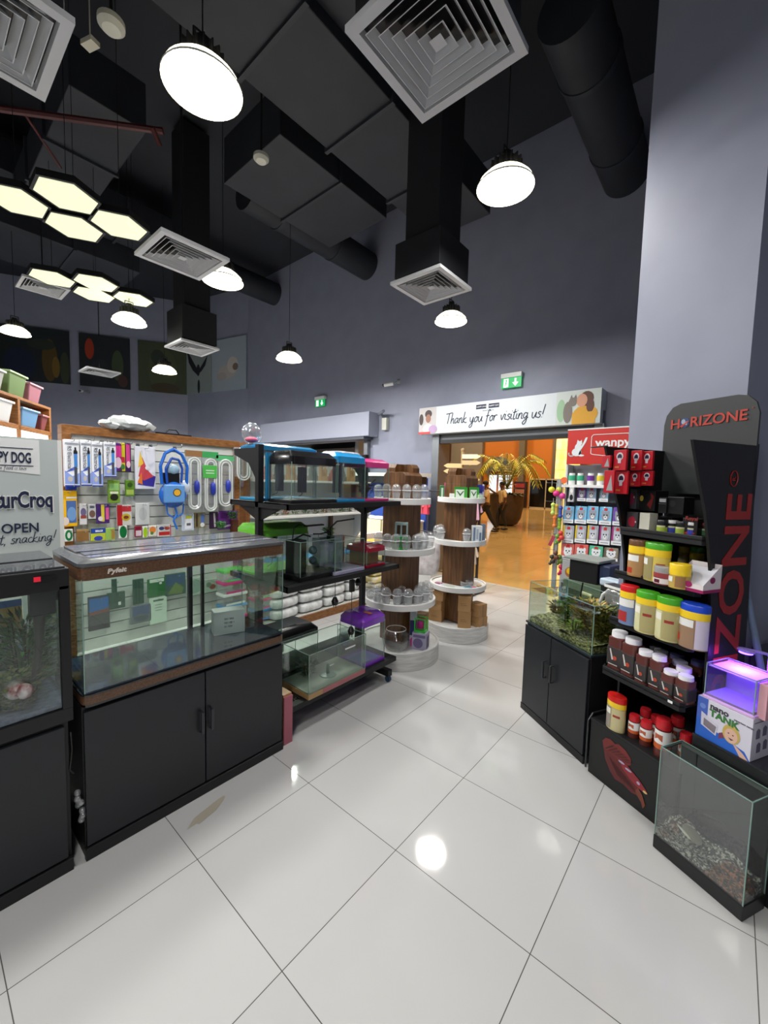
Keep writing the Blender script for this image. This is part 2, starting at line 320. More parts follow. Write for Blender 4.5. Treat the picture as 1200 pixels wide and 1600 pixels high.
rduct(-5.2,-4.0,2.8,4.6,5.35,5.9,'boxy black duct section above the middle lamps')
rduct(-8.2,-5.2,1.2,1.9,5.4,5.9,'dark cross duct above the hexagon lights')
rduct(-10.8,-9.2,-1,3.2,5.6,6.2,'distant dark duct above the left shelving')
rduct(-1.2,.4,.3,1.2,5.3,5.8,'black duct over the nearest square diffuser')
rduct(-9.1,-8.3,-2,3.9,5.95,6.4,'flat dark duct behind the hexagon lights')
def pipe(pts,r,m,label,n='sprinkler_pipe',cat='pipe'):
    MB().tube([Vector(p)-Vector(pts[0]) for p in pts],r,8).obj(n,m,loc=pts[0],smooth=True,label=label,cat=cat)
REDP=mc(74,22,20,.5)
pipe([(-5.456,0.725,5.000),(-4.504,1.795,5.000)],.03,REDP,'dark red sprinkler pipe crossing ceiling at upper left')
pipe([(-4.535,1.708,4.990),(-4.581,1.794,4.900)],.022,REDP,'short red sprinkler drop at the end of the red pipe')
pipe([(-5.987,0.998,5.400),(-6.620,1.424,5.400)],.015,REDP,'thin dark branch pipe below the red sprinkler pipe')
for (x,y,z,l) in [(-3.798,2.439,4.800)+('near the middle of the ceiling',),(-3.126,0.948,4.400)+('beside the upper left corner diffuser',)]:
    t=thing('smoke_detector','small round white smoke detector '+l,'smoke detector',(x,y,z))
    MB().lathe((0,0,0),[(.0,-.04),(.05,-.035),(.075,-.01),(.075,.02)],20).obj('cap',mc(190,190,178,.5),t,smooth=True); MB().cyl((0,0,.02),(0,0,6.9-z),.01).obj('stem',BLKM,t)
x,y,z=(-3.384,0.903,4.400); MB().box(-.05,.05,-.03,.03,0,.03).cyl((0,0,.03),(0,0,6.9-z),.004,.004,6).obj('sensor_box',mc(185,182,165,.5),loc=(x,y,z),rz=R(20),label='small cream rectangular sensor box near the corner diffuser',cat='sensor')
# ---------------- air diffusers ----------------
DIFM=mc(196,198,200,.45); 
def make_diffuser(loc,label,boxtop=None,rz=0,drop=.0):
    t=thing('air_diffuser',label,'air vent',loc,rz,'square ceiling air diffusers'); h=.3
    f=MB()
    def ring(a,b,z0,z1): # a outer half z0, b inner half z1
        P=[(-a,-a,z0),(a,-a,z0),(a,a,z0),(-a,a,z0),(-b,-b,z1),(b,-b,z1),(b,b,z1),(-b,b,z1)]
        f.add(P,[(0,1,5,4),(1,2,6,5),(2,3,7,6),(3,0,4,7)])
    ring(.3,.255,0,0); ring(.3,.3,0,.03); ring(.255,.25,0,.035); f.obj('frame',DIFM,t)
    f=MB()
    a=.236
    while a>.04: ring(a,a-.03,-.002,.038); ring(a,a-.004,-.002,-.002); a-=.042
    f.add([(-.03,-.03,0),(.03,-.03,0),(.03,.03,0),(-.03,.03,0)],[(0,1,2,3)]); f.obj('louvre',DIFM,t)
    MB().box(-.25,.25,-.25,.25,.045,.06).obj('backing',BLK,t)
    if boxtop: MB().box(-.27,.27,-.27,.27,.06,boxtop).box(-.2,.2,-.2,.2,boxtop,3.2).obj('plenum_box',mc(24,26,31,.6),t,bevel=.005)
    else: MB().cyl((0,0,.06),(0,0,6.9-loc[2]),.01,.01,6).obj('hanger_rod',BLKM,t)
    return t
make_diffuser((-2.68,.28,3.62),'large square air diffuser cut off by the upper left corner',.4)
make_diffuser((-1.16,1.66,3.62),'large square air diffuser at the top centre of the photo',.4)
make_diffuser((-4.0,1.75,3.62),'square air diffuser beside the lamp left of centre')
make_diffuser((-2.5,3.6,3.62),'square air diffuser under a black plenum box before the back wall',.4)
make_diffuser((-6.68,3.06,3.64),'small far square air diffuser below a black box at left',.55)
make_diffuser((-10.2,2.75,3.72),'most distant square air diffuser before the parrot pictures')
make_diffuser((-8.75,1.6,4.6),'open square diffuser frame below the far hexagon lights')
# ---------------- pendant lamps ----------------
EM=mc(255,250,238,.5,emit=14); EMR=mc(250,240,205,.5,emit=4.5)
def lamp(loc,label,power=LAMP_W,top=6.9):
    t=thing('pendant_lamp',label,'lamp',loc,0,'round high-bay pendant lamps'); H=top-loc[2]
    h=MB().cyl((0,0,.1),(0,0,.2),.085,.075,20)
    for i in range(16):
        a=2*PI*i/16; c,s=math.cos(a),math.sin(a); h.T=Matrix.Rotation(a,4,'Z'); h.box(.06,.115,-.004,.004,.1,.19); h.T=None
    h.cyl((0,0,.2),(0,0,.25),.04).obj('housing',BLKM,t,smooth=True)
    MB().tube([(0,-.05,.2),(0,-.05,.28),(0,.05,.28),(0,.05,.2)],.006).obj('bracket',BLKM,t)
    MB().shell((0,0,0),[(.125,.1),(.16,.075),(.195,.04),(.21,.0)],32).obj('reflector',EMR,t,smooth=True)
    MB().shell((0,0,0),[(.21,0),(.213,.006),(.21,.012)],32).obj('rim',mc(200,200,195,.4),t,smooth=True)
    MB().lathe((0,0,0),[(.0,.03),(.19,.032),(.19,.034),(0,.036)],32).obj('diffuser',EM,t)
    MB().cyl((0,0,.28),(0,0,H),.004,.004,6).obj('cable',BLKM,t)
    ld=bpy.data.lights.new('lamp_light','AREA'); ld.shape='DISK'; ld.size=.36; ld.energy=power; ld.color=(1,.985,.955)
    lo=bpy.data.objects.new('lamp_light',ld); COL.objects.link(lo); lo.parent=t; lo.location=(0,0,-.004); return t
for x,y,z,l in [(-2.4,1.17,3.78,'largest bright pendant lamp near the top left of centre'),(-1.46,3.03,3.85,'bright pendant lamp high up before the pillar'),
 (-4.35,2.33,3.73,'pendant lamp touching the corner of the middle-left diffuser'),(-3.0,4.8,3.76,'pendant lamp hanging under the black plenum box by back wall'),
 (-5.7,4.2,3.58,'pendant lamp on a long cable left of centre, before the back wall'),(-6.45,2.1,3.7,'pendant lamp just below the far hexagon lights'),
 (-8.3,3.28,3.57,'small distant pendant lamp in front of the parrot pictures'),(-9.4,1.33,3.95,'pendant lamp cut off by the left photo edge')]:
    lamp((x,y,z),l,150 if x<-8 else (88 if x<-4 else LAMP_W))
for x,y,l in [(-.3,-.3,'pendant lamp overhead just behind the camera'),(1.0,-2.2,'pendant lamp behind the camera to the right'),(-2.6,-1.8,'pendant lamp behind the left tank cabinets'),(-5.6,-.9,'pendant lamp over the left aisle outside the photo'),(-3.2,-.6,'unseen fill lamp added above the left aisle entrance'),(-8.5,-1.2,'pendant lamp over the far left aisle outside the photo')]:  # the aisle entrance lamp is an unseen fill, added to brighten the shelves
    lamp((x,y,3.75),l)
# hexagon lights
HEXE=mc(226,230,196,.5,emit=.75)
def hexlight(x,y,label,g):
    t=thing('hexagon_light',label,'ceiling light',(x,y,4.02),0,g); r=.235
    def hx(r,z0,z1): return [(r*math.cos(i*PI/3),r*math.sin(i*PI/3)) for i in range(6)]
    MB().prism(hx(.262,0,0),.003,.06).obj('frame',BLKM,t); MB().prism(hx(.235,0,0),0,.01).obj('diffuser',HEXE,t); MB().cyl((0,0,.06),(0,0,2.88),.003,.003,6).obj('cable',BLKM,t)
for i,(x,y,l) in enumerate([(-4.59,1.02,'upper'),(-5.03,.75,'left'),(-5.09,1.19,'lower'),(-4.70,1.46,'right')]): hexlight(x,y,l+' glowing hexagon of the nearer hexagon light cluster','near hexagon cluster')
for i,(x,y,l) in enumerate([(-6.6,1.3,'left'),(-6.3,1.68,'upper'),(-6.72,1.77,'lower'),(-6.44,2.15,'right')]): hexlight(x,y,l+' glowing hexagon of the farther hexagon light cluster','far hexagon cluster')
# ---------------- bird pictures on the far walls ----------------
def mural(p,rz,w,label,blobs,bg):
    t=thing('wall_picture',label,'picture',(p[0],p[1],4.13),rz); MB().box(0,w,-.03,0,0,1.46).obj('print',bg,t); 
    b=MB(); ms=[]
    for i,(kx,kz,rx,rz_,c) in enumerate(blobs):
        if c not in ms: ms.append(c)
        rx=min(rx,kx,1-kx); rz_=min(rz_,kz,1-kz)
        b.mat(ms.index(c)).ell(kx*w,kz*1.46,rx*w,rz_*1.46,-.032-.0008*i,16)
    b.obj('bird',[mc(*c,.6) for c in ms],t); return t
def onA(t_): v=ca-ad*t_; return (v.x+.02,v.y-.02)
mural(onA(5.3),R(60),2.3,'large dark picture of a blue and yellow parrot at far left',[(.25,.5,.2,.4,(20,32,28)),(.5,.3,.16,.3,(20,30,56)),(.8,.42,.08,.4,(78,62,22)),(.86,.3,.04,.2,(110,86,30)),(.72,.7,.14,.1,(34,44,34)),(.95,.3,.05,.4,(50,60,40))],mc(22,32,36,.6))
mural(onA(2.77),R(60),1.25,'dark picture with a red-headed parrot on the far wall',[(.2,.72,.09,.2,(150,50,24)),(.75,.45,.12,.3,(60,72,50)),(.85,.15,.1,.12,(70,44,44)),(.4,.3,.2,.25,(28,36,40))],mc(24,30,34,.6))
mural(onA(1.31),R(60),1.3,'olive green bird picture behind the smallest pendant lamp',[(.5,.45,.3,.5,(70,78,52)),(.55,.1,.3,.12,(62,52,36)),(.4,.7,.14,.16,(40,50,40))],mc(62,70,50,.6))
bd=Vector((2.46,.58)).normalized()
def onB(s): v=ca+bd*s; return (v.x+.005,v.y-.02)
MUR=mural(onB(.02),R(13.3),1.1,'grey picture of a dark winged bird on a post',[(.48,.47,.07,.12,(26,30,36)),(.5,.14,.05,.14,(30,32,36))],mc(134,146,144,.6))
MB().face([(.5,-.04,.72),(.2,-.04,1.12),(.05,-.04,1.3),(.12,-.04,.95),(.3,-.04,.7),(.48,-.04,.56)]).face([(.58,-.04,.7),(.7,-.04,.82),(.95,-.04,1.08),(.85,-.04,.8),(.68,-.04,.64),(.56,-.04,.58)]).obj('wings',mc(26,30,36,.6),MUR)
mural(onB(1.14),R(13.3),1.36,'pale grey picture of a white dog facing right',[(.45,.36,.28,.14,(170,165,158)),(.62,.48,.16,.16,(186,180,172)),(.7,.44,.08,.07,(120,105,95)),(.3,.28,.15,.08,(160,155,150))],mc(150,164,174,.6))
# ---------------- the mall beyond ----------------
struct('wall_mall',MB().box(-40,10,32,32.3,0,9),mc(186,106,22,.6))
struct('wall_mall_grey',MB().box(-24.5,-16.2,31.6,32,0,9),mc(120,112,102,.6)); struct('trim_3',MB().box(-10.4,-10.05,31.5,32,0,9).box(-13.0,-12.55,31.5,32,0,9),mc(98,88,70,.6)); struct('trim_4',MB().box(-22.3,-19.2,31.4,31.7,3.6,9),mc(70,40,28,.6))
struct('ceiling_mall',MB().box(-40,10,6.6,33,8.9,9),mc(200,190,170,.6))
struct('wall_mall_left',MB().box(-26.2,-26,6.6,32,0,9),mc(150,135,115,.6)); struct('wall_mall_right',MB().box(2,2.2,6.6,32,0,9),mc(200,150,80,.6))
AL=noise_mat('lit_alabaster',(246,200,100),(255,236,170),1.4,.4,(1,1,.6)); p=AL.node_tree.nodes['Principled BSDF']; AL.node_tree.links.new(AL.node_tree.nodes['Color Ramp'].outputs[0],p.inputs['Emission Color']); p.inputs['Emission Strength'].default_value=1.0
a=MB(); 
for i in range(2):
    for j in range(6): a.box(-10+i*.85,-9.17+i*.85,0,.4,j*1.42,j*1.42+1.4)
t=thing('alabaster_column','glowing yellow backlit stone column in the mall beyond','column',(0,31,0)); a.obj('stone_panel',AL,t); MB().box(-10.02,-8.28,.02,.42,0,8.6).obj('core',mc(150,105,40),t); MB().box(-9.2,-8.6,-.05,.0,4.4,8.4).obj('sign_recess',mc(90,62,20),t)
b=MB(); b.ell(0,0,1.25,.85,0,32); b.obj('wall_disc',mc(70,78,84,.6),loc=(-14.7,31.5,3.05),label='dark oval panel on the orange mall wall behind the palm',cat='wall panel')
t=thing('display_kiosk','small lit glass kiosk behind the palm planter in the mall','kiosk',(-13.2,27,0))
MB().box(0,1.8,0,1,0,1.0).obj('counter',mc(120,90,60),t); MB().box(0,.55,0,.05,1.05,2.3).box(.7,1.0,0,.05,1.05,2.3).box(1.2,1.7,0,.05,1.05,2.3).obj('lit_panel',mc(185,205,225,.4,emit=1.0),t); MB().box(-.05,1.85,0,1,2.35,2.6).obj('canopy',mc(70,40,30),t)
t=thing('glass_doors','pair of dark glass doors with pale frames beyond the planter','doors',(-11.2,29.5,0))
for i in range(2): MB().box(.0+i*1.15,1.1+i*1.15,0,.06,.1,2.05).obj('door_leaf',mc(20,18,16,.1),t)
MB().box(-.06,0,-.02,.08,0,2.15).box(1.09,1.16,-.02,.08,0,2.15).box(2.24,2.32,-.02,.08,0,2.15).box(-.06,2.32,-.02,.08,2.06,2.15).box(-.06,2.32,-.02,.08,0,.1).obj('frame',mc(170,155,130,.4),t)
t=thing('magazine_stand','dark stand with red magazines left of the glass doors','stand',(-12.3,29.2,0)); MB().box(0,.9,0,.4,0,1.9).obj('cabinet',mc(40,26,22),t)
for i in range(4): MB().box(.1,.8,-.03,0,.2+i*.42,.5+i*.42).obj('magazine',mc(*[(170,50,40),(120,30,50),(180,120,90),(150,40,30)][i]),t)
struct('wall_shop_back',MB().box(-10.8,-6.5,9.5,9.6,0,8.95),mc(96,98,104,.6)); struct('wall_shop_side',MB().box(-6.5,-6.4,6.6,9.6,0,8.95).box(-10.8,-10.7,6.6,9.5,0,8.95),mc(112,110,108,.6))
# planter and palm
PL_=(-6.93,15.8)
t=thing('plant_pot','tall dark brown rounded planter standing in the mall','planter',PL_)
MB().lathe((0,0,0),[(.26,0),(.44,.06),(.58,.3),(.65,.7),(.67,1.25),(.62,1.25),(.6,1.15),(0,1.15)],32).obj('pot',noise_mat('planter_brown',(58,42,32),(70,52,40),4,.55),t,smooth=True); MB().lathe((0,0,0),[(0,1.17),(.6,1.16)],24).obj('soil',mc(50,36,24,.9),t)
def leaf(mb,p,d,L,w,droop=.0):
    p=Vector(p);d=Vector(d).normalized();s=d.cross(Vector((0,0,1)));s=s.normalized() if s.length>.05 else Vector((1,0,0)); q=p+d*L*.5; e=p+d*L-Vector((0,0,droop*L))
    mb.add([p,q+s*w*.5,e,q-s*w*.5],[(0,1,2,3)])
t=thing('palm_tree','arching yellow-green palm growing in the dark mall planter','palm',PL_+(1.15,)); fr=MB(); st=MB(); random.seed(3)
for i in range(15):
    a=2*PI*i/15+random.uniform(-.15,.15); L=random.uniform(1.3,1.75); pts=[]
    for k in range(9):
        u=k/8; pts.append(Vector((math.cos(a)*L*u*.95,math.sin(a)*L*u*.95,.3+4.1*u*random.uniform(.97,1)-3.3*u*u*(.9+.14*(i%3)))))
    st.tube(pts,.014,5)
    for k in range(1,9):
        d=(pts[k]-pts[k-1]).normalized(); s=d.cross(Vector((0,0,1))).normalized()
        for q in (0,.33,.66):
            pp=pts[k-1].lerp(pts[k],q)
            for sg in (-1,1): leaf(fr,pp,d*.6+s*sg*.9+Vector((0,0,-.25)),.5*(1-.5*k/9),.05,.25)
st.obj('stem',mc(110,110,40,.6),t,smooth=True); fr.obj('frond',noise_mat('palm_leaf',(150,150,30),(214,200,60),3,.5),t)
sh=MB()
for i in range(150):
    a=random.uniform(0,2*PI); r=random.uniform(.05,.55); leaf(sh,(math.cos(a)*r,math.sin(a)*r,.02),(math.cos(a),math.sin(a),random.uniform(.1,1.1)),random.uniform(.2,.42),.09,.3)
sh.obj('underplanting',mc(95,110,35,.6),None,loc=PL_+(1.17,),label='low bushy green leaves filling the top of the mall planter',cat='plants',kind='stuff')
# mall lights (real ceiling fittings of the mall)
for x,y,l in [(-4,11,'nearest the entrance'),(-8,16,'above the palm'),(-12,22,'beyond the palm'),(-9,28,'near the glowing column'),(-17,27,'near the far grey wall')]:
    t=thing('mall_ceiling_light','large square warm mall ceiling light '+l,'ceiling light',(x,y,8.8)); MB().box(-.6,.6,-.6,.6,-.02,.05).obj('panel',mc(255,225,170,.5,emit=6),t)
    ld=bpy.data.lights.new('panel_light','AREA'); ld.size=1.2; ld.energy=520; ld.color=(1,.84,.58); lo=bpy.data.objects.new('panel_light',ld); COL.objects.link(lo); lo.parent=t; lo.location=(0,0,-.03)
# ---------------- people ----------------
def skin(name,verts,edges,m,parent,root=0,lv=2):
    me=bpy.data.meshes.new(name); me.from_pydata([v[:3] for v in verts],edges,[]); me.materials.append(m)
    o=bpy.data.objects.new(name,me); COL.objects.link(o); o.parent=parent
    md=o.modifiers.new('skin','SKIN'); md.use_smooth_shade=True
    if not me.skin_vertices: me.attributes.new('x','FLOAT','POINT')
    for i,v in enumerate(verts):
        sv=me.skin_vertices[0].data[i]; sv.radius=(v[3],v[4] if len(v)>4 else v[3]); sv.use_root=(i==root)
    s=o.modifiers.new('sub','SUBSURF'); s.levels=lv; s.render_levels=lv; return o
SKN=mc(88,54,38,.5); CREAM=mc(222,196,150,.7); TRO=mc(24,22,24,.7)
def person(loc,rz,label,stride,armR,armL):
    """faces local +X; stride = fore-aft half distance of the feet"""
    t=thing('person',label,'person',loc,rz)
    V=[(0,0,.95,.11,.13),(0,0,1.12,.1,.13),(.01,0,1.35,.1,.15),(.02,0,1.47,.055,.06),(.05,0,1.55,.07,.065),(.055,0,1.63,.085,.078),(.05,0,1.69,.06,.055),(.14,0,1.585,.014)]
    Eg=[(0,1),(1,2),(2,3),(3,4),(4,5),(5,6),(5,7)]
    for sg,arm in ((-1,armR),(1,armL)):
        b=len(V); sh=(0,sg*.18,1.4); V.append(sh+(.055,)); V.append(arm[0]+(.042,)); V.append(arm[1]+(.028,)); hd=Vector(arm[1])+(Vector(arm[1])-Vector(arm[0])).normalized()*.07; V.append(tuple(hd)+(.03,.018))
        Eg+=[(2,b),(b,b+1),(b+1,b+2),(b+2,b+3)]; d=(Vector(arm[1])-Vector(arm[0])).normalized(); s=d.orthogonal().normalized()
        for k in range(4): V.append(tuple(hd+d*(.06+.015*(k in(1,2)))+s*(k-1.5)*.02)+(.008,)); Eg.append((b+3,len(V)-1))
        V.append(tuple(Vector(arm[1])+d*.05+s*.05)+(.009,)); Eg.append((b+2,len(V)-1))
    leg=[]
    for sg,st in ((-1,stride),(1,-stride)):
        kn=(st*.62+.06,sg*.09,.5); an=(st-.02 if st>0 else st-.02,sg*.09,.1 if st>0 else .14)
        b=len(V); V.append((0,sg*.09,.86,.09)); V.append(kn+(.058,)); V.append(an+(.038,)); Eg+=[(0,b),(b,b+1),(b+1,b+2)]; leg.append((kn,an))
    skin('body',V,Eg,SKN,t)
    S_=[(0,0,.93,.14,.17),(0,0,1.12,.13,.165),(.01,0,1.34,.125,.17),(.02,0,1.43,.08,.1)]; SE=[(0,1),(1,2),(2,3)]
    for sg,arm in ((-1,armR),(1,armL)):
        b=len(S_); e_=Vector((0,sg*.18,1.4)).lerp(Vector(arm[0]),.85); S_.append((0,sg*.17,1.395,.075)); S_.append(tuple(e_)+(.07,)); SE+=[(2,b),(b,b+1)]
    skin('shirt',S_,SE,CREAM,t)
    P=[(0,0,.96,.125,.15)];PE=[]
    for (kn,an),sg in zip(leg,(-1,1)):
        b=len(P); P.append((0,sg*.09,.84,.1)); P.append(kn+(.075,)); P.append((an[0],an[1],an[2]+.04,.062)); PE+=[(0,b),(b,b+1),(b+1,b+2)]
    skin('trousers',P,PE,TRO,t)
    MB().sph((.035,0,1.665),.1,.088,.085).obj('hair',mc(16,12,12,.8),t,smooth=True)
    for kn,an in leg: MB().sph((an[0]+.06,an[1],.045 if an[0]>0 else .07),.14,.05,.045).obj('shoe',mc(30,20,18,.4),t,smooth=True)
    MB().sph((.05,.08,1.6),.018,.01,.03,8,6).sph((.05,-.08,1.6),.018,.01,.03,8,6).obj('ear',SKN,t,smooth=True)
    MB().sph((.122,.03,1.63),.012,.012,.01,8,6).sph((.122,-.03,1.63),.012,.012,.01,8,6).obj('eye',mc(230,225,220),t,smooth=True); MB().box(.118,.132,-.022,.022,1.55,1.556).obj('mouth',mc(70,30,28),t)
hd=math.atan2(-.645,-.76)
a=(-6.301,12.715,0.000); person((a[0],a[1],0),hd,'person in cream shirt and black trousers striding left in the mall',.36,((-.1,-.2,1.14),(.02,-.2,.92)),((.08,.2,1.14),(.2,.2,.95)))
a=(-6.182,13.762,0.000); person((a[0],a[1],0),hd,'person in cream shirt with one arm raised, walking before the planter',.12,((.18,-.2,1.3),(.42,-.16,1.45)),((-.03,.22,1.12),(.03,.22,.88)))
# ---------------- left aisle: tanks on cabinets ----------------
def rr(x0,x1,y0,y1,r,n=5):
    P=[]
    for cx,cy,a in ((x1-r,y1-r,0),(x0+r,y1-r,90),(x0+r,y0+r,180),(x1-r,y0+r,270)):
        for i in range(n+1): t=R(a+90*i/n); P.append((cx+r*math.cos(t),cy+r*math.sin(t)))
    return P
def panes(t,W,D,z0,z1,m=GLASS,th=.005,x0=0,y0=0,edge=True,back=None,sides='flbr'):
    g=MB()
    if 'f' in sides: g.box(x0,x0+W,y0,y0+th,z0,z1)
    if 'l' in sides: g.box(x0,x0+th,y0+th,y0+D-th,z0,z1)
    if 'r' in sides: g.box(x0+W-th,x0+W,y0+th,y0+D-th,z0,z1)
    if 'b' in sides: g.box(x0,x0+W,y0+D-th,y0+D,z0,z1)
    g.obj('glass',m,t)
    if edge:
        e=MB(); q=.0018
        for (a,b) in ((x0,y0),(x0+W,y0),(x0,y0+D),(x0+W,y0+D)): e.box(a-q,a+q,b-q,b+q,z0,z1)
        e.box(x0,x0+W,y0-q,y0+q,z1-q,z1+q); e.box(x0,x0+W,y0+D-q,y0+D+q,z1-q,z1+q); e.box(x0-q,x0+q,y0,y0+D,z1-q,z1+q); e.box(x0+W-q,x0+W+q,y0,y0+D,z1-q,z1+q)
        e.obj('glass_edge',EDGE,t)
LEFT=R(90)
def cab_doors(t,splits,H,hz,hx,y=-.018,m=DCAB,z0=.06):
    for (a,b),hh_ in zip(splits,hx):
        d=MB().box(a,b,y,0,z0,H-.012).obj('door',m,t,bevel=.002)
        if hh_ is not None: MB().tube([(hh_,y,hz),(hh_,y-.025,hz),(hh_,y-.025,hz+.11),(hh_,y,hz+.11)],.005).box(hh_-.008,hh_+.008,y-.03,y-.02,hz,hz+.11).obj('handle',mc(60,62,66,.3,.6),d,bevel=.002)
t=thing('aquarium_cabinet','dark grey two-door cabinet under the wood-banded aquarium','cabinet',(-1.975,.44,0),LEFT)
MB().box(0,.98,0,.45,.05,.66).box(.0,.98,-.0,.43,0,.05).box(-.003,.983,-.024,0,0,.052).obj('body',BLKM,t,bevel=.002)
cab_doors(t,[(.004,.508),(.514,.976)],.655,.34,(.485,.535),m=DCAB)
t=thing('aquarium','long empty aquarium with brown wood-look bands and glossy black hood','aquarium',(-1.955,.44,.66),LEFT)
W,D=.985,.46
MB().prism(rr(0,W,-.005,D,.035),.012,.05).obj('base_band',WOODH,t,smooth=True); MB().prism(rr(.002,W-.002,0,D,.035),0,.012).prism(rr(.0,W,-.006,D,.035),.049,.054).obj('base_lip',BLKG,t,smooth=True)
MB().box(.01,W-.01,.01,D-.01,.054,.06).obj('glass_bottom',mc(70,78,92,.06,coat=.8),t)
panes(t,W-.02,D-.02,.06,.535,GLASSG,.006,.01,.008)
MB().prism(rr(0,W,-.005,D,.035),.53,.585).obj('hood_band',WOODH,t,smooth=True)
h=MB(); h.prism(rr(-.002,W+.002,-.008,D,.037),.585,.6); 
a=rr(-.002,W+.002,-.008,D,.037); b=rr(.02,W-.02,.03,D-.02,.03); n=len(a)
h.add([(x,y,.598) for x,y in a]+[(x,y,.612) for x,y in b],[(i,(i+1)%n,n+(i+1)%n,n+i) for i in range(n)]+[tuple(range(n,2*n))]); HOODM=mc(84,86,90,.22,coat=.3); h.obj('hood',HOODM,t,smooth=True)  # black hood greyed in colour to stand in for its reflection
MB().box(.05,W-.05,.12,.2,.612,.616).box(.04,W-.04,.215,.43,.612,.618).obj('hood_lid',HOODM,t,bevel=.002); MB().box(.05,W-.05,.06,.11,.612,.614).obj('clear_strip',mc(120,124,140,.1),t)
text('Pyfeit',.027,(.095,-.0075,.55),(1,0,0),(0,0,1),mc(215,205,195,.3),t,sx=1.15,shear=.15,bold=.0012,name='brand_lettering')
led=MB()
for i in range(18): led.box(.05+i*.017,.055+i*.017,.06,.066,.523,.526)
led.obj('led_strip',mc(150,150,255,.4,emit=9),t); MB().box(.03,.42,.045,.08,.526,.532).obj('light_bar',BLKM,t)
MB().box(.62,.645,D-.03,D-.012,.06,.53).box(.7,.715,D-.03,D-.012,.06,.53).obj('overflow_pipe',BLK,t)
t=thing('white_box','small plain white carton standing inside the wood-banded aquarium','box',(-2.18,1.11,.7205),R(72))
MB().box(0,.17,0,.09,0,.135).obj('carton',mc(232,232,238,.5),t,bevel=.002); 
for i,s in enumerate(('001 004','001 00 1','01 004')): text(s,.016,(.055,-.001,.085-i*.022),(1,0,0),(0,0,1),mc(90,92,110),t,name='print')
# tank 1 (black frame), mostly cut off by the left edge
t=thing('aquarium_cabinet','near black cabinet under the planted aquarium at the left edge','cabinet',(-1.975,-.56,0),LEFT)
MB().box(0,.955,0,.45,.04,.63).box(0,.955,-.024,.42,0,.052).obj('body',BLKM,t,bevel=.002); cab_doors(t,[(.004,.5),(.506,.94)],.625,.34,(.47,None),m=DCAB)
MB().tube([(.96,-.01,.58),(.965,.0,.5),(.955,-.005,.42),(.967,-.01,.4)],.003).obj('cable',BLK,t)
c=MB(); random.seed(5)
for i in range(7): c.sph((random.uniform(-.012,.012),random.uniform(-.01,.01),i*.02),.014,.012,.014,8,6)
c.obj('plastic_bag',FOIL,loc=(-1.98,.425,.18),smooth=True,label='scrap of clear plastic tied in the gap between the two cabinets',cat='plastic bag')
t=thing('aquarium','planted black-framed aquarium with red hood switch at the left edge','aquarium',(-1.96,-.56,.63),LEFT)
W=.97
MB().box(0,W,0,.46,0,.055).obj('base_frame',BLKM,t,bevel=.002); 
for x in (0,W-.032):
    for yy in (0,.43): MB().box(x,x+.032,yy,yy+.03,.055,.55).obj('corner_post',BLKM,t)
panes(t,W-.04,.43,.055,.55,GLASSG,.006,.02,.012,edge=False)
MB().box(0,W,0,.46,.535,.62).obj('hood',BLKM,t,bevel=.004); MB().box(.01,W-.01,.01,.2,.62,.628).box(.01,.45,.21,.45,.62,.632).box(.46,W-.01,.21,.45,.62,.632).obj('hood_lid',mc(60,62,66,.18,coat=.5),t,bevel=.002)
MB().box(.865,.93,-.003,0,.58,.6).obj('switch_plate',BLK,t); MB().box(.862,.882,-.006,-.002,.582,.6).obj('switch',mc(190,30,50,.3,emit=.6),t)
MB().box(.02,W-.02,.02,.44,.056,.075).obj('gravel',noise_mat('pale_gravel',(84,90,124),(118,124,158),40,.7,bump=.2),t,kind='stuff')
t=thing('aquarium_pump','black filter pump with long intake tube inside the left aquarium','pump',(-2.03,.33,.72),LEFT); MB().box(-.03,.05,-.0,.05,.34,.43).cyl((.05,.02,.41),(.065,.02,.41),.022).obj('pump_body',BLKM,t,bevel=.004); MB().cyl((.0,.02,.34),(-.005,.02,.22),.02,.014).cyl((-.005,.02,.22),(-.03,.02,0),.013,.013).obj('intake_tube',mc(44,38,34,.5),t,smooth=True)
def bush(name,loc,label,cat,cols,n,rx,ry,h,L,w,kind=None,updir=.8,group=None,seed=1,parent=None,stem=True):
    random.seed(seed); t=thing(name,label,cat,loc,0,group); mb=MB()
    for i in range(n):
        u=random.random(); a=random.uniform(0,2*PI); q=math.sqrt(random.random()); mb.mat(random.randrange(len(cols)))
        leaf(mb,(rx*q*math.cos(a)*(.5+.5*u),ry*q*math.sin(a)*(.5+.5*u),h*u),(math.cos(a),math.sin(a),updir*random.uniform(.3,1.6)),L*random.uniform(.6,1.2),w,random.uniform(0,.4))
    mb.obj('leaves',[mc(*c,.5) for c in cols],t)
    if stem:
        s=MB()
        for i in range(5): a=2*PI*i/5; s.tube([(rx*.2*math.cos(a),ry*.2*math.sin(a),0),(rx*.5*math.cos(a),ry*.5*math.sin(a),h*.95)],.003,5)
        s.obj('stem',mc(70,62,34),t)
    return t
bush('aquarium_plant',(-2.2,.3,.715),'tall feathery green plant in the middle of the left aquarium','plant',[(58,120,44),(80,150,54),(46,98,38)],520,.1,.1,.3,.085,.013,seed=2)
bush('aquarium_plant',(-2.31,.345,.715),'green plant at the back right corner of the left aquarium','plant',[(48,92,38),(70,116,56)],200,.06,.06,.24,.06,.012,seed=3)
bush('moss_mound',(-2.06,.24,.712),'low olive moss mound at the front of the left aquarium','moss',[(110,122,64),(134,138,84),(84,100,54)],520,.08,.11,.13,.03,.02,seed=4,stem=False)
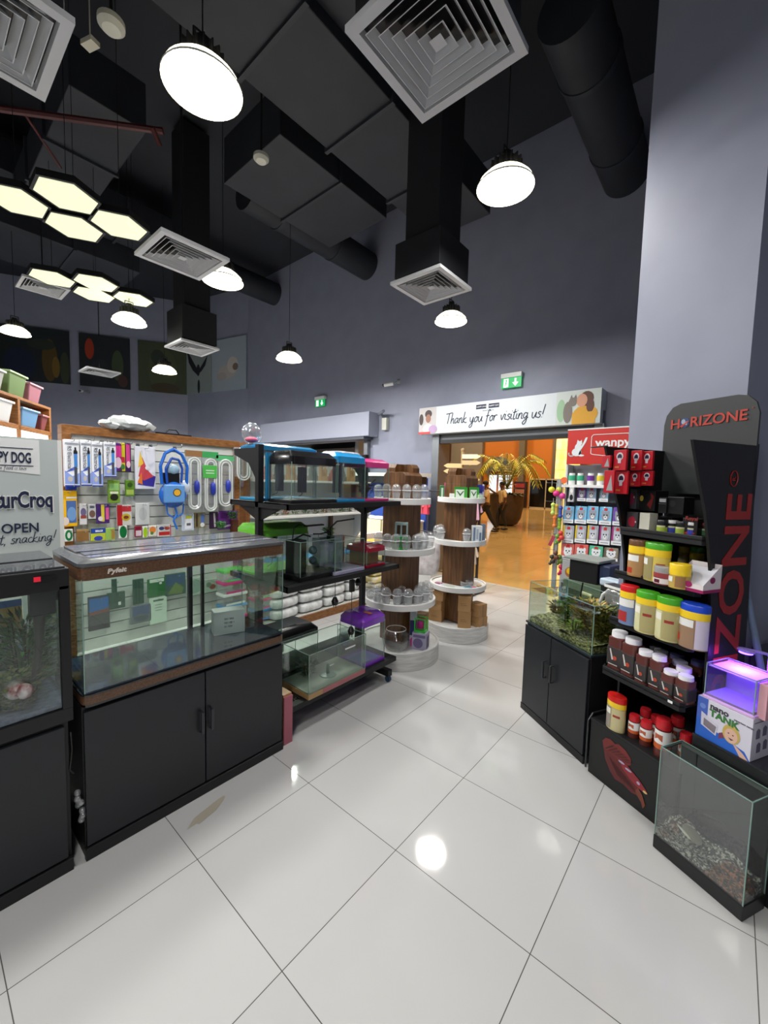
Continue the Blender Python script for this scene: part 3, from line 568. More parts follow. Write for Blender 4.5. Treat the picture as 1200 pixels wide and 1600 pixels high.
MB().sph((0,0,.03),.045,.035,.035).sph((.04,.02,.03),.03,.025,.028).obj('round_stone',noise_mat('mottled_stone',(120,70,66),(190,190,190),30,.6),loc=(-2.0,.245,.775),smooth=True,label='mottled red and white round stone amid the aquarium moss',cat='stone')
# promotional board + bag behind the left aquarium
t=thing('display_board','pale grey pet food display board reading NaturCroq and OPEN','display board',(-3.0,-.55,0),LEFT)
MB().box(0,1.155,0,.03,.35,1.81).box(0,1.155,0,.35,0,.35).obj('board',mc(186,194,194,.5),t); MB().box(1.14,1.16,-.001,.031,.35,1.81).obj('edge',WHT,t)
MB().prismy([(.35,1.64),(.7,1.635),(.9,1.625),(1.058,1.607),(1.058,1.8),(.35,1.8)],-.002,0).obj('logo_panel',mc(228,230,230,.5),t)
text('HAPPY DOG',.08,(1.022,-.004,1.672),(1,0,.0),(0,0,1),NAVY,t,sx=.46,bold=.002,align='RIGHT'); MB().box(.74,1.03,-.004,-.002,1.748,1.752).box(.74,1.03,-.004,-.002,1.653,1.657).obj('rule',NAVY,t)
script('because food is love',.011,(.837,-.003,1.632),(1,0,0),(0,0,1),NAVY,t,wd=.14)
text('NaturCroq',.125,(1.114,-.003,1.425),(1,0,0),(0,0,1),WHT,t,sx=.58,bold=.009,name='lettering_outline',align='RIGHT'); text('NaturCroq',.125,(1.111,-.005,1.425),(1,0,0),(0,0,1),NAVY,t,sx=.575,bold=.0035,align='RIGHT')
text('OPEN',.073,(1.047,-.003,1.285),(1,0,0),(0,0,1),NAVY,t,bold=.001,sx=.85,align='RIGHT'); script('start, snacking!',.028,(.794,-.003,1.222),(1,0,.02),(0,0,1),NAVY,t,wd=.15)
def dogbag(loc,rz,label,w=.34,h=.42):
    t=thing('dog_food_bag',label,'dog food bag',loc,rz,'dog food bags behind the left aquarium')
    MB().prismx([(0,0),(.1,0),(.11,h*.5),(.06,h),(.05,h),(-.01,h*.5)],0,w).obj('bag',mc(226,222,214,.4),t,bevel=.008)
    f=MB(); f.mat(0).rect(.005,w-.005,h*.62,h*.7,-.012).mat(1).rect(.005,w-.005,h*.3,h*.62,-.012).mat(2).rect(.005,w-.005,h*.02,h*.3,-.013).mat(3).ell(w*.5,h*.47,.055,.055,-.014).ell(w*.5-.05,h*.49,.022,.035,-.0135).ell(w*.5+.05,h*.49,.022,.035,-.0135).mat(4).ell(w*.5,h*.44,.026,.024,-.016).mat(5).ell(w*.5-.02,h*.49,.006,.006,-.017).ell(w*.5+.02,h*.49,.006,.006,-.017).ell(w*.5,h*.455,.008,.006,-.018)
    f.mat(6).rect(.02,w-.02,h*.17,h*.33,-.018); f.obj('print',[mc(60,110,190),mc(206,170,88),mc(170,200,220),mc(140,104,70),mc(210,180,140),mc(20,16,14),mc(235,235,235)],t)
    text('HAPPY DOG',.052,(.028,-.0195,h*.22),(1,0,0),(0,0,1),NAVY,t,sx=.95,bold=.001)
dogbag((-2.62,.02,.71),R(90),'dog food bag with a puppy picture seen through the left aquarium'); dogbag((-2.62,-.36,.71),R(90),'left dog food bag beside the puppy bag, cut by photo edge')
t=thing('display_table','low black display table carrying the dog food bags','table',(-2.75,-.55,0),LEFT); MB().box(0,.96,-.15,.15,.67,.705).obj('tabletop',BLKM,t); 
for x in (.04,.9):
    for y in (-.13,.1): MB().box(x,x+.03,y,y+.03,0,.67).obj('leg',BLKM,t)
# ---------------- slatwall gondola ----------------
SLAT=mc(216,218,214,.4)
def slatwall(name,label,y0,y1,ztop,frame=True,z0=.15):
    t=thing(name,label,'shelving',(-4.0,y0,0),LEFT); L=y1-y0
    p=MB(); z=z0
    while z<ztop-.08: p.box(.06,L-.06,0,.02,z,min(z+.092,ztop-.07)); z+=.1
    p.obj('slat_panel',SLAT,t); MB().box(.05,L-.05,.02,.035,z0,ztop-.06).obj('back_panel',mc(120,122,120),t)
    f=MB().box(0,L,-.03,.1,ztop-.07,ztop).box(0,.06,-.03,.1,0,ztop-.07).box(L-.06,L,-.03,.1,0,ztop-.07); f.obj('frame',WOODF,t,bevel=.002)
    MB().box(.06,L-.06,-.42,.0,0,.13).obj('base_deck',mc(205,205,200,.4),t,bevel=.002); MB().box(.06,L-.06,-.425,-.42,.0,.1).obj('kick_board',WOODF,t)
    return t
slatwall('slatwall_gondola','wood-framed white slatwall hung with aquarium accessories',.81,2.31,2.0)
# generic hanging packs: local x across, -y forward, z up
def pack(name,rect,x,label,cat,base,deco=(),d=.02,group=None,rz=LEFT,hole=True,bev=.004,txt=None,hookm=True):
    """rect = (y0,y1,z0,z1) on the plane x"""
    y0,y1,z0,z1=rect; w=y1-y0; h=z1-z0
    t=thing(name,label,cat,(x,y0,z0),rz,group); MB().box(0,w,-d/2,d/2,0,h).obj('pack',base if not isinstance(base,tuple) else mc(*base,.35),t,bevel=min(bev,d/3))
    if deco:
        ms=[];f=MB()
        for i,dd in enumerate(deco):
            c=dd[-1]
            if c not in ms: ms.append(c)
            f.mat(ms.index(c)); y=-d/2-.0006*(i+1)
            if dd[0]=='r': f.rect(dd[1]*w,dd[2]*w,dd[3]*h,dd[4]*h,y)
            elif dd[0]=='e': f.ell(dd[1]*w,dd[2]*h,dd[3]*w,dd[4]*h,y)
            elif dd[0]=='p': f.face([(a*w,y,b*h) for a,b in dd[1]])
        f.obj('print',[mc(*c,.35) for c in ms],t)
    if txt:
        for (s,sz,tx,tz,c,vert) in txt:
            yy=-d/2-.0006*(len(deco)+2)
            if vert: text(s,sz,(tx*w,yy,tz*h),(0,0,-1),(1,0,0),mc(*c),t)
            else: text(s,sz,(tx*w,yy,tz*h),(1,0,0),(0,0,1),mc(*c),t)
    if hookm: MB().tube([(w/2,.06,h-.015),(w/2,-.09,h-.015),(w/2,-.1,h+.0)],.0022,5).obj('hook',STEEL,t)
    return t
XS=-3.93
BL=(52,84,190)
hd=[('r',0,1,0,.03,(40,60,150)),('p',[(0,.05),(1,.05),(1,.3),(.5,.22),(0,.34)],(140,160,225)),('p',[(0,.3),(.6,.42),(.9,.38),(.4,.33)],(90,110,210)),('e',.35,.16,.17,.06,(190,185,180)),('r',.62,.82,.06,.78,(70,74,84)),('r',.62,.84,.42,.7,(66,130,205)),('r',.6,.86,.7,.76,(30,32,40)),('r',.66,.78,.76,.84,(30,32,40)),('r',.05,.95,.9,.93,(150,155,170))]
for i,(rct,l) in enumerate([((0.799,0.893,1.520,1.877),'leftmost tall'),((0.901,0.970,1.526,1.881),'second tall'),((0.972,1.045,1.521,1.877),'third tall'),((1.055,1.140,1.600,1.880),'shorter fourth')]):
    pack('heater_box',rct,-3.88,l+' white and blue aquarium heater box on the slatwall','heater box',(236,238,244),hd,.05,'aquarium heater boxes',txt=[('RS Electrical',.035 if i<3 else .028,.2,.86,(30,34,70),True)])
SP_=[
('treat_pack',(1.143,1.204,1.650,1.883),'purple hanging pack right of the heater boxes',(92,36,120),[('r',.1,.9,.5,.9,(220,60,150)),('e',.5,.3,.4,.2,(230,200,220))]),
('treat_pack',(1.188,1.226,1.651,1.886),'narrow yellow pack between two purple ones',(220,200,40),[('r',.1,.9,.3,.5,(190,40,60)),('e',.5,.15,.4,.1,(60,130,60))]),
('treat_pack',(1.228,1.271,1.647,1.890),'pink and purple pack left of the rainbow pack',(60,30,90),[('r',.1,.8,.2,.95,(216,70,140)),('e',.5,.25,.35,.12,(240,200,210))]),
('filter_foam_pack',(1.299,1.463,1.501,1.869),'large white pack with rainbow feather design',(222,222,232),[('p',[(.1,.1),(.9,.05),(1,.3),(.5,.4)],(60,50,150)),('p',[(.15,.3),(.35,.75),(.6,.45),(.9,.3),(.4,.2)],(200,70,80)),('p',[(.15,.5),(.25,.9),(.4,.6)],(230,190,60)),('p',[(.1,.15),(.3,.4),(.35,.1)],(225,120,50)),('e',.6,.5,.12,.05,(235,235,240))]),
('fish_food_pouch',(1.096,1.182,1.383,1.575),'green pouch with dark oval on the slatwall',(120,160,50),[('r',.1,.9,.55,.85,(150,200,120)),('e',.5,.25,.35,.15,(40,40,30)),('r',.15,.85,.4,.5,(230,235,210))]),
('fish_food_pouch',(1.223,1.292,1.440,1.577),'small green box hanging below the pink pack',(96,140,40),[('r',.1,.9,.1,.4,(170,190,90)),('e',.5,.7,.3,.15,(60,90,30))]),
('yellow_box',(0.764,0.884,1.206,1.486),'big yellow box with blue picture at slatwall left end',(238,180,20),[('r',.42,.95,.1,.72,(74,104,160)),('e',.7,.35,.25,.2,(110,150,200)),('r',.42,.98,.78,.83,(245,240,230)),('e',.35,.15,.2,.12,(220,200,190))]),
('blue_box',(0.816,0.885,1.490,1.534),'small blue box squeezed above the big yellow box',(40,70,180),[]),
('fish_toy_pack',(0.899,0.947,1.214,1.382),'grey and white hanging pack beside the yellow box',(214,212,214),[('e',.5,.6,.4,.2,(110,100,140)),('r',.1,.9,.3,.45,(150,70,60))]),
('fish_toy_pack',(0.956,1.008,1.257,1.376),'small clear pack with brown ornament',(200,200,204),[('e',.5,.35,.4,.25,(120,90,80)),('r',.2,.8,.75,.9,(90,90,110))]),
('treat_pack',(1.012,1.102,1.216,1.379),'tilted purple pack with yellow stripe in third row',(70,40,110),[('r',.35,.6,.1,.95,(226,206,60)),('r',.7,.95,.2,.8,(220,90,150)),('e',.3,.25,.2,.12,(230,220,220))]),
('cichlid_pack',(1.157,1.268,1.190,1.365),'red and white pack with yellow oval label',(206,204,200),[('r',0,.35,0,1,(176,30,40)),('e',.6,.4,.3,.18,(200,170,50)),('r',.35,.95,.68,.95,(190,50,60)),('e',.6,.4,.18,.08,(120,60,30))]),
('silver_pouch',(1.298,1.410,1.187,1.378),'crumpled silver white pouch in the third row',(205,208,208),[('e',.5,.5,.3,.3,(190,192,194))]),
('air_hose_pack',(0.799,0.852,1.089,1.185),'coil of green air hose at bottom left of slatwall',(226,228,224),[('e',.5,.5,.45,.45,(20,120,60)),('e',.5,.5,.2,.25,(226,228,224))]),
('brown_block_pack',(0.876,0.956,1.081,1.178),'brown textured block pack in the lowest row',(142,104,60),[('r',0,1,.85,1,(170,140,90))]),
('flake_food_box',(0.969,1.071,1.076,1.181),'blue and yellow box in the lowest row',(190,200,60),[('r',0,1,.6,1,(44,74,160)),('e',.5,.2,.3,.18,(60,70,170)),('r',.3,.8,.7,.85,(220,225,240))]),
('plant_food_pack',(1.071,1.140,1.074,1.175),'pale green bottle pack right of the flake box',(150,190,90),[('r',.6,.95,.1,.9,(170,130,70))]),
('air_hose_pack',(1.169,1.231,1.081,1.191),'dark green oval leaf-shaped pack in the lowest row',(226,228,224),[('e',.5,.5,.45,.48,(16,112,58))]),
('betta_food_pack',(1.290,1.346,1.082,1.178),'maroon small box below the silver pouch',(130,20,50),[('r',.1,.9,.1,.6,(210,190,200))]),
('lime_bottle',(1.351,1.392,1.072,1.174),'small lime green bottle pack in the lowest row',(226,230,220),[('e',.5,.45,.42,.45,(160,200,30))]),
('orange_pack',(1.398,1.467,1.078,1.176),'orange and white pouch beside the lime bottle',(226,220,210),[('e',.5,.6,.4,.3,(220,130,60)),('e',.4,.3,.2,.15,(90,140,60))]),
('red_print_pack',(1.472,1.588,1.070,1.176),'white pack with red printing left of the backpack strap',(226,224,224),[('r',.1,.9,.1,.4,(210,50,50)),('e',.3,.7,.2,.15,(60,70,120)),('e',.7,.7,.2,.15,(200,80,70)),('r',.92,1,0,1,(210,90,120))]),
('water_care_pack',(1.692,1.801,1.107,1.266),'white and pale blue bottle pack below the backpack',(200,212,232),[('r',.2,.8,.1,.7,(238,240,244)),('r',.3,.8,.72,.9,(200,210,70)),('r',.35,.7,.3,.45,(90,96,110))]),
('brush_pack',(1.807,1.914,1.124,1.274),'olive brush pack below the siphon tubes',(130,120,84),[('r',.55,.9,.1,.9,(90,120,190)),('r',.1,.3,.1,.95,(70,62,44)),('e',.7,.2,.2,.15,(230,230,230))]),
('purple_pack',(1.959,2.045,1.107,1.281),'dark purple ribbed pack near the right slatwall end',(54,30,62),[('p',[(.5,.1),(.7,.1),(.6,.9),(.4,.9)],(200,190,200))]),
('purple_pack',(2.045,2.255,1.091,1.282),'bright purple package behind the small green pot plant',(100,40,130),[('r',.1,.9,.6,.9,(70,24,90)),('p',[(.1,.1),(.9,.2),(.9,.3),(.1,.2)],(210,190,220))]),
# lower rows, seen through the aquarium
('background_pack',(0.938,1.089,0.333,0.617),'blue to brown underwater scene pack seen through the aquarium',(60,56,58),[('r',.05,.95,.5,.95,(44,100,170)),('p',[(.05,.45),(.95,.5),(.95,.62),(.5,.58),(.05,.56)],(120,70,60))]),
('moss_wall_pack',(1.073,1.205,0.482,0.625),'dark green pad pack seen through the aquarium',(52,80,62),[('r',.6,.75,.2,.4,(230,235,230))]),
('grass_mat_pack',(1.109,1.146,0.624,0.739),'narrow dark green hanging pack behind the aquarium glass',(36,74,52),[]),
('grass_mat_pack',(1.267,1.353,0.486,0.709),'tall ribbed green pack seen through the aquarium',(40,78,54),[('r',.2,.3,.05,.95,(24,54,36)),('r',.5,.6,.05,.95,(24,54,36))]),
('green_card_pack',(1.385,1.537,0.525,0.690),'bright green carded pack under the aquarium hood',(40,108,48),[('r',.1,.9,.8,.98,(220,226,220)),('e',.7,.72,.08,.06,(240,240,240))]),
('stone_print_pack',(1.242,1.412,0.313,0.474),'pack with dark blue stone print seen through the aquarium',(110,116,120),[('r',.1,.9,.4,.95,(70,84,120)),('e',.5,.3,.35,.2,(90,96,100))]),
('white_card_pack',(1.398,1.546,0.272,0.516),'pale card with fine print seen through the aquarium',(206,222,206),[('r',.2,.8,.85,.92,(90,110,100)),('r',.3,.7,.7,.73,(150,165,155)),('r',.3,.7,.6,.63,(150,165,155)),('r',.3,.7,.5,.53,(150,165,155))]),
('landscape_pack',(1.532,1.717,0.504,0.712),'dark blue and green plant poster pack behind the glass',(70,96,86),[('r',.05,.95,.5,.95,(60,88,120)),('p',[(.1,.1),(.5,.6),(.9,.3),(.8,.05)],(110,130,70))]),
('clear_ornament_pack',(1.723,1.891,0.468,0.639),'clear ornament bag near the middle of the aquarium view',(176,192,180),[('e',.5,.5,.4,.4,(150,170,160))]),
('red_ornament_pack',(1.904,2.036,0.469,0.599),'clear bag with reddish ornament seen through the aquarium',(182,196,184),[('e',.6,.4,.25,.2,(160,90,80)),('e',.3,.6,.2,.2,(130,150,130))]),
]
for a in SP_: pack(a[0],a[1],a[1] and XS,a[2],a[0].replace('_',' ') if len(a[0].split('_'))<3 else 'hanging pack',a[3],a[4],.022)
# empty hooks along the top slat
for i,y in enumerate([(-3.950,0.852,1.895)[1],(-3.950,0.989,1.899)[1],(-3.950,1.082,1.902)[1],(-3.950,1.150,1.904)[1],(-3.950,1.259,1.908)[1],(-3.950,1.348,1.900)[1],(-3.950,1.451,1.921)[1],(-3.950,1.660,1.893)[1]]):
    MB().tube([(0,0,0),(.14,0,-.005),(.155,0,.02)],.003,6).box(-.005,.005,-.015,.015,-.03,.01).obj('display_hook',STEEL,loc=(-3.995,y,1.885),label='silver hook along the top slat of the slatwall',cat='hook',group='hooks on the top slat')
# blue toy-like backpack with siphons
t=thing('blue_backpack','bright blue carrier bag with straps hanging on the slatwall','bag',(-3.8,(-3.800,1.561,1.585)[1],(-3.800,1.558,1.346)[2]),LEFT)
BLU=mc(24,96,190,.35); LBL=mc(90,150,215,.3)
MB().sph((0,0,.11),.12,.06,.12).obj('bag_body',BLU,t,smooth=True); MB().box(-.1,.07,-.085,-.04,.04,.2).obj('front_pocket',mc(96,150,212,.35),t,bevel=.01)
MB().ell(.0,.13,.035,.035,-.086,18).obj('badge_rim',mc(40,40,40),t); MB().ell(.0,.13,.028,.028,-.087,18).obj('badge',mc(226,170,50,.4),t)
MB().tube([(-.1,-.02,.2),(-.11,-.02,.36),(-.07,-.02,.47),(0,-.02,.51),(.07,-.02,.47),(.12,-.02,.36),(.11,-.02,.2)],.014).obj('handle_loop',BLU,t,smooth=True)
MB().tube([(-.06,-.03,.2),(-.07,-.03,.34),(-.02,-.03,.43),(.04,-.03,.42),(.07,-.03,.34),(.06,-.03,.22)],.011).obj('strap',mc(20,70,160,.4),t,smooth=True)
MB().sph((0,0,.33),.06,.03,.05).obj('bottle_top',mc(150,180,200,.2),t,smooth=True); MB().sph((.1,.0,.17),.05,.04,.07).obj('side_pouch',mc(190,200,215,.3),t,smooth=True); MB().box(-.09,.05,-.02,.03,.21,.3).obj('black_panel',BLK,t)
MB().tube([(.0,-.03,.02),(.02,-.03,-.06),(-.01,-.03,-.12),(.02,-.03,-.2)],.009).tube([(-.07,-.03,.03),(-.06,-.03,-.06),(.0,-.03,-.1),(.07,-.03,-.06),(.08,-.03,.03)],.007).obj('hanging_strap',mc(40,110,200,.35),t,smooth=True)
def siphon(rect,label,head,bulb=True,n=2):
    y0,y1,z0,z1=rect; w=y1-y0; h=z1-z0
    t=thing('siphon_pack',label,'siphon tube',(-3.9,y0,z0),LEFT,'bagged siphon tubes'); MB().box(0,w,-.02,.0,0,h).obj('clear_bag',FOIL,t,bevel=.006)
    MB().box(.02*w,.98*w,-.023,-.018,h*.9,h).obj('header_card',mc(*head,.4),t)
    tb=MB()
    for k in range(n):
        r0=.34*w-.12*w*k; c=w*.5; pts=[(c-r0,-.03,h*.12)]+[(c+r0*math.cos(a),-.03,h*.78+r0*math.sin(a)) for a in [PI*(1-i/8) for i in range(9)]]+[(c+r0,-.03,h*.12)]+[(c+r0*math.cos(a),-.03,h*.12+r0*math.sin(a)) for a in [-PI*i/8 for i in range(9)]]
        tb.tube(pts,.009,6)
    tb.obj('tube',mc(214,218,216,.2),t,smooth=True)
    if bulb: MB().lathe((w*.62,-.035,h*.4),[(.008,-.07),(.022,-.05),(.026,0),(.022,.04),(.008,.06)],12).obj('pump_bulb',mc(44,60,170,.3),t,smooth=True)
siphon((1.705,1.868,1.302,1.865),'siphon tube bag with brown header beside the blue carrier bag',(150,110,70)); siphon((1.862,2.029,1.278,1.865),'siphon tube bag with large green card in the middle',(60,160,90)); siphon((2.000,2.198,1.339,1.837),'frontmost white siphon tube bag at the slatwall right end',(90,180,120)); siphon((2.193,2.398,1.632,1.930),'short bag with purple and white fittings at slatwall right end',(170,170,180),False)
pack('green_leaflet',(1.862,2.002,1.611,1.734),-3.86,'bright green printed card in front of the middle siphon bag','card',(80,180,80),[('r',.2,.8,.55,.62,(210,230,210)),('r',.2,.8,.35,.42,(210,230,210))],.004,hookm=False)
t=thing('wooden_post','short brown wooden post at the right slatwall end','post',(-3.9,(-3.900,2.207,1.068)[1],.95),LEFT); MB().box(-.03,.03,-.03,.03,0,.24).obj('post',mc(94,52,28,.5),t,bevel=.003)
for k,(yy,cs) in enumerate([(1.98,((210,50,130),(70,140,200),(226,226,226),(210,50,130),(90,190,80))),(2.33,((80,150,210),(210,60,130),(90,180,90),(200,40,60),(210,60,130)))]):
    for i,c in enumerate(cs):
        t=thing('plastic_carrier',['bottom','second','middle','fourth','top'][i]+' small lidded pet carrier of the '+['left','right'][k]+' stack behind the long aquarium','pet carrier',(-3.68,yy,.131+i*.118),LEFT,'stacked pet carriers'); MB().box(0,.24,0,.15,0,.085).obj('tub',PLAST,t,bevel=.006); MB().box(-.008,.248,-.008,.158,.085,.115).obj('lid',mc(*c,.3),t,bevel=.008); MB().box(.02,.22,-.002,0,.0,.02).obj('base_strip',mc(*c,.3),t)
bush('potted_grass',(-3.82,(-3.820,2.026,1.122)[1],(-3.820,2.026,1.115)[2]),'small bright green potted plant in front of purple pack','plant',[(50,130,50),(80,165,70)],160,.05,.05,.06,.03,.012,seed=8)
bush('potted_grass',(-3.82,(-3.820,2.148,1.211)[1],(-3.820,2.148,1.204)[2]),'small dark green potted plant above the wooden post','plant',[(40,96,44),(60,120,56)],160,.05,.05,.07,.035,.012,seed=9)
crumple(MB().sph((0,0,.06),.17,.11,.06,18,10).sph((.12,.03,.05),.1,.09,.045).sph((-.12,.0,.04),.1,.08,.04),.013,1).obj('plastic_bundle',mc(196,200,200,.15),loc=(-4.0,(-4.000,1.277,2.027)[1],2.0),rz=LEFT,smooth=True,label='crumpled grey plastic bundle lying on the gondola top',cat='bundle')
MB().box(-.16,.16,-.05,.05,0,.012).tube([(-.06,0,.01),(-.03,0,.05),(.04,0,.05),(.07,0,.01)],.006).obj('black_tray',BLK,loc=(-4.02,(-4.000,1.647,2.011)[1],2.0),rz=LEFT,label='flat black tray with handle lying on gondola top',cat='tray')
# ---------------- wooden shelves with litter trays, far left ----------------
u=Vector((-.866,.5)); A0=Vector((-6.73,1.27)); rzS=math.atan2(.52,-.855); DS=Vector((-.855,.52)).normalized(); B0=A0-DS*1.9  # local x runs from the far end toward the camera side
t=thing('wooden_shelving','brown wooden wall shelving holding litter trays at far left','shelving',(B0.x,B0.y,0),rzS)
f=MB()
f.box(0,1.9,0,.5,2.09,2.14).box(0,1.9,0,.5,2.42,2.45)
for x in (.0,1.1,1.85): f.box(x,x+.05,0,.5,0,2.43)
f.obj('frame',WOODF,t,bevel=.002); MB().box(0,1.9,.48,.5,0,2.43).obj('back',WOODF,t); MB().box(.05,1.85,.02,.47,1.98,2.09).obj('light_box',mc(240,240,236,.4,emit=1.6),t); MB().box(.05,1.85,.03,.45,1.86,1.9).obj('shelf',WOODF,t)
def tray(kx,z,w,h,col,label,slant=.03,cat='litter tray'):
    p=B0+DS*kx
    t=thing('litter_tray',label,cat,(p.x,p.y,z),rzS)
    MB().hexa([(slant,.03,0),(w-slant,.03,0),(w-slant,.36,0),(slant,.36,0)],[(0,0,h),(w,0,h),(w,.4,h),(0,.4,h)]).obj('tub',mc(*col,.4),t,bevel=.012,smooth=False); MB().box(-.012,w+.012,-.012,.412,h-.012,h+.01).obj('rim',mc(*[min(255,c+35) for c in col],.35),t,bevel=.004)
tray(.96,2.452,.36,.24,(96,118,70),'olive green litter tub on the top shelf'); tray(1.38,2.452,.3,.2,(150,98,108),'dusty pink litter tub at the right end of the top shelf'); tray(.35,2.452,.52,.2,(150,150,146),'grey and cream covered litter box cut by the photo edge')
tray(.55,2.142,.46,.22,(190,190,188),'white open litter tray on the lower wooden shelf'); tray(1.2,2.142,.38,.2,(96,134,168),'pale blue plastic tub on the lower wooden shelf'); tray(1.66,2.142,.16,.18,(120,60,60),'small dark red box at the end of the lower shelf')
# ---------------- second gondola: ornaments, plants, white bags ----------------
t=thing('white_gondola','long white gondola with ornament shelves beyond the slatwall','shelving',(-4.0,2.42,0),LEFT); L=1.66
MB().box(0,L,0,.03,.1,1.93).obj('back_panel',mc(186,188,186,.5),t); MB().box(-.05,.0,-.05,.1,0,2.0).obj('end_post',WOODF,t); MB().box(0,L,-.42,0,0,.1).obj('base_deck',mc(205,205,200),t); MB().box(0,L,-.43,-.42,0,.09).obj('kick_board',WOODF,t)
for z in (1.19,1.585): MB().box(0,L,-.3,0,z,z+.025).obj('shelf',mc(226,226,220,.4),t,bevel=.002)
MB().box(1.17,1.21,-.05,.0,.1,1.19).obj('upright',mc(80,52,34),t); MB().prismx([(-.0,.75),(-.3,1.19),(0,1.19)],L-.012,L).obj('end_bracket',WHT,t)
random.seed(11)
for i in range(9):
    y=2.55+i*.16; k=i%3; c=[(150,96,84),(110,110,104),(170,130,90)][k]
    m_=MB(); w=.05
    for q in range(3): x=(q-1)*.035; hh=.09+.05*((q+i)%3); m_.box(x-.015,x+.015,-.02,.02,0,hh); m_.cyl((x,0,hh),(x,0,hh+.05),.02,.001,8)
    m_.box(-.055,.055,-.03,.03,0,.06)
    m_.obj('castle_ornament',mc(*c,.7),loc=(-3.84,y,1.61),rz=LEFT,label='little towered castle ornament on the upper white shelf',cat='ornament',group='castle ornaments on the upper white shelf')
for i in range(11):
    y=2.5+i*.145; cs=[[(50,84,40),(76,104,60)],[(110,110,90),(60,70,50)],[(150,90,60),(90,100,60)],[(210,208,196),(100,120,80)]][i%4]
    bush('ornamental_plant',(-3.83,y,1.215),'tuft of artificial aquarium plants on the lower white shelf','plant',cs,70,.05,.05,.08,.05,.016,group='tufts on the lower white shelf',seed=20+i,stem=False)
BAGM=noise_mat('white_plastic_film',(196,200,200),(238,240,240),14,.18,bump=.5)
def pillow(mb,x0,x1,y0,y1,z0,z1): 
    cx,cy,cz=(x0+x1)/2,(y0+y1)/2,(z0+z1)/2; mb.sph((cx,cy,cz),(x1-x0)*.5,(y1-y0)*.5,(z1-z0)*.5,14,8)
    return mb
def superbag(w,d,h):
    mb=MB(); nu,nv=16,8; 
    def sp(v,e): return math.copysign(abs(v)**e,v)
    vs=[];fs=[]
    for j in range(nv+1):
        p=-PI/2+PI*j/nv
        for i in range(nu): t=2*PI*i/nu; vs.append((w/2*sp(math.cos(p),.35)*sp(math.cos(t),.35),d/2*sp(math.cos(p),.35)*sp(math.sin(t),.35),h/2*sp(math.sin(p),.6)+h/2))
    for j in range(nv):
        for i in range(nu): fs.append((j*nu+i,j*nu+(i+1)%nu,(j+1)*nu+(i+1)%nu,(j+1)*nu+i))
    return mb.add(vs,fs)
proto=None
for c in range(4):
    for r in range(5):
        y=2.66+c*.36; z=.102+r*.118
        if proto is None: proto=superbag(.35,.34,.116).obj('white_bag',BAGM,loc=(-3.76,y,z),rz=LEFT,smooth=True,label='plump white plastic bag in the stack along the gondola base',cat='bag',group='stacked white bags on the gondola base')
        else:
            o=proto.copy(); COL.objects.link(o); o.location=(-3.76,y,z); o.rotation_euler=(0,0,LEFT+R(random.uniform(-2,2)))
for i,(y,c) in enumerate([(2.7,(80,150,200)),(3.15,(100,170,215)),(3.6,(70,130,180))]): superbag(.4,.3,.05).obj('blue_pad_pack',mc(*c,.25),loc=(-3.77,y,.695),rz=LEFT,smooth=True,label=['near','middle','far'][i]+' flat blue pack lying on top of the white bags',cat='pack')
YB=noise_mat('yellow_white_pack',(226,204,96),(238,236,222),10,.35)
t=thing('side_gondola','low white display base beside the white bags','shelving',(-4.0,4.12,0),LEFT); MB().box(0,.9,-.35,.1,0,.1).obj('base_deck',WHT,t); MB().box(0,.9,.05,.1,.1,.85).obj('back_panel',WHT,t)
for r in range(6): superbag(.3,.3,.1).obj('yellow_pack',YB,loc=(-3.82,4.3,.102+r*.102),rz=LEFT,smooth=True,label='yellow and white pack in the stack beyond the white bags',cat='pack',group='stacked yellow packs')
rb=pack('red_bag',(4.5,4.72,.11,.75),-3.75,'tall red bag with white circles behind the rack post','bag',(196,50,40),[('e',.5,.8,.32,.1,(240,236,230)),('e',.5,.52,.32,.1,(240,236,230)),('e',.5,.22,.32,.1,(240,236,230))],.12,hookm=False)
superbag(.3,.26,.07).obj('yellow_pouch',mc(232,190,60,.4),loc=(-3.82,4.32,.73),rz=LEFT,smooth=True,label='orange-yellow pouch on top of the yellow pack stack',cat='pouch')
# end gondola near the back wall
t=thing('end_gondola','white-topped gondola with blue backing before the back wall','shelving',(-5.45,5.45,0)); MB().box(0,1.5,0,.5,0,.1).obj('base_deck',WHT,t); MB().box(0,1.5,.3,.34,.1,1.7).obj('back_panel',mc(30,66,150,.5),t); MB().box(-.02,1.52,0,.4,1.72,1.78).obj('top_board',mc(230,230,224,.4),t); MB().box(0,1.5,.02,.3,1.6,1.72).obj('dark_band',BLKM,t)
for z in (.55,): MB().box(0,1.5,0,.3,z,z+.03).obj('shelf',WHT,t)
for i in range(4): MB().box(0,.33,0,.27,0,.36).obj('cream_carton',mc(222,212,176,.6),loc=(-5.42+i*.37,5.47,.582),bevel=.004,label='large cream carton on the end gondola shelf',cat='box',group='cream cartons on the end gondola')
for i in range(4): superbag(.36,.26,.05).obj('white_sack',mc(222,228,236,.5),loc=(-5.22+i*.37,5.6,.945),smooth=True,label='flat white sack lying on the cream cartons',cat='sack',group='white sacks on cartons')
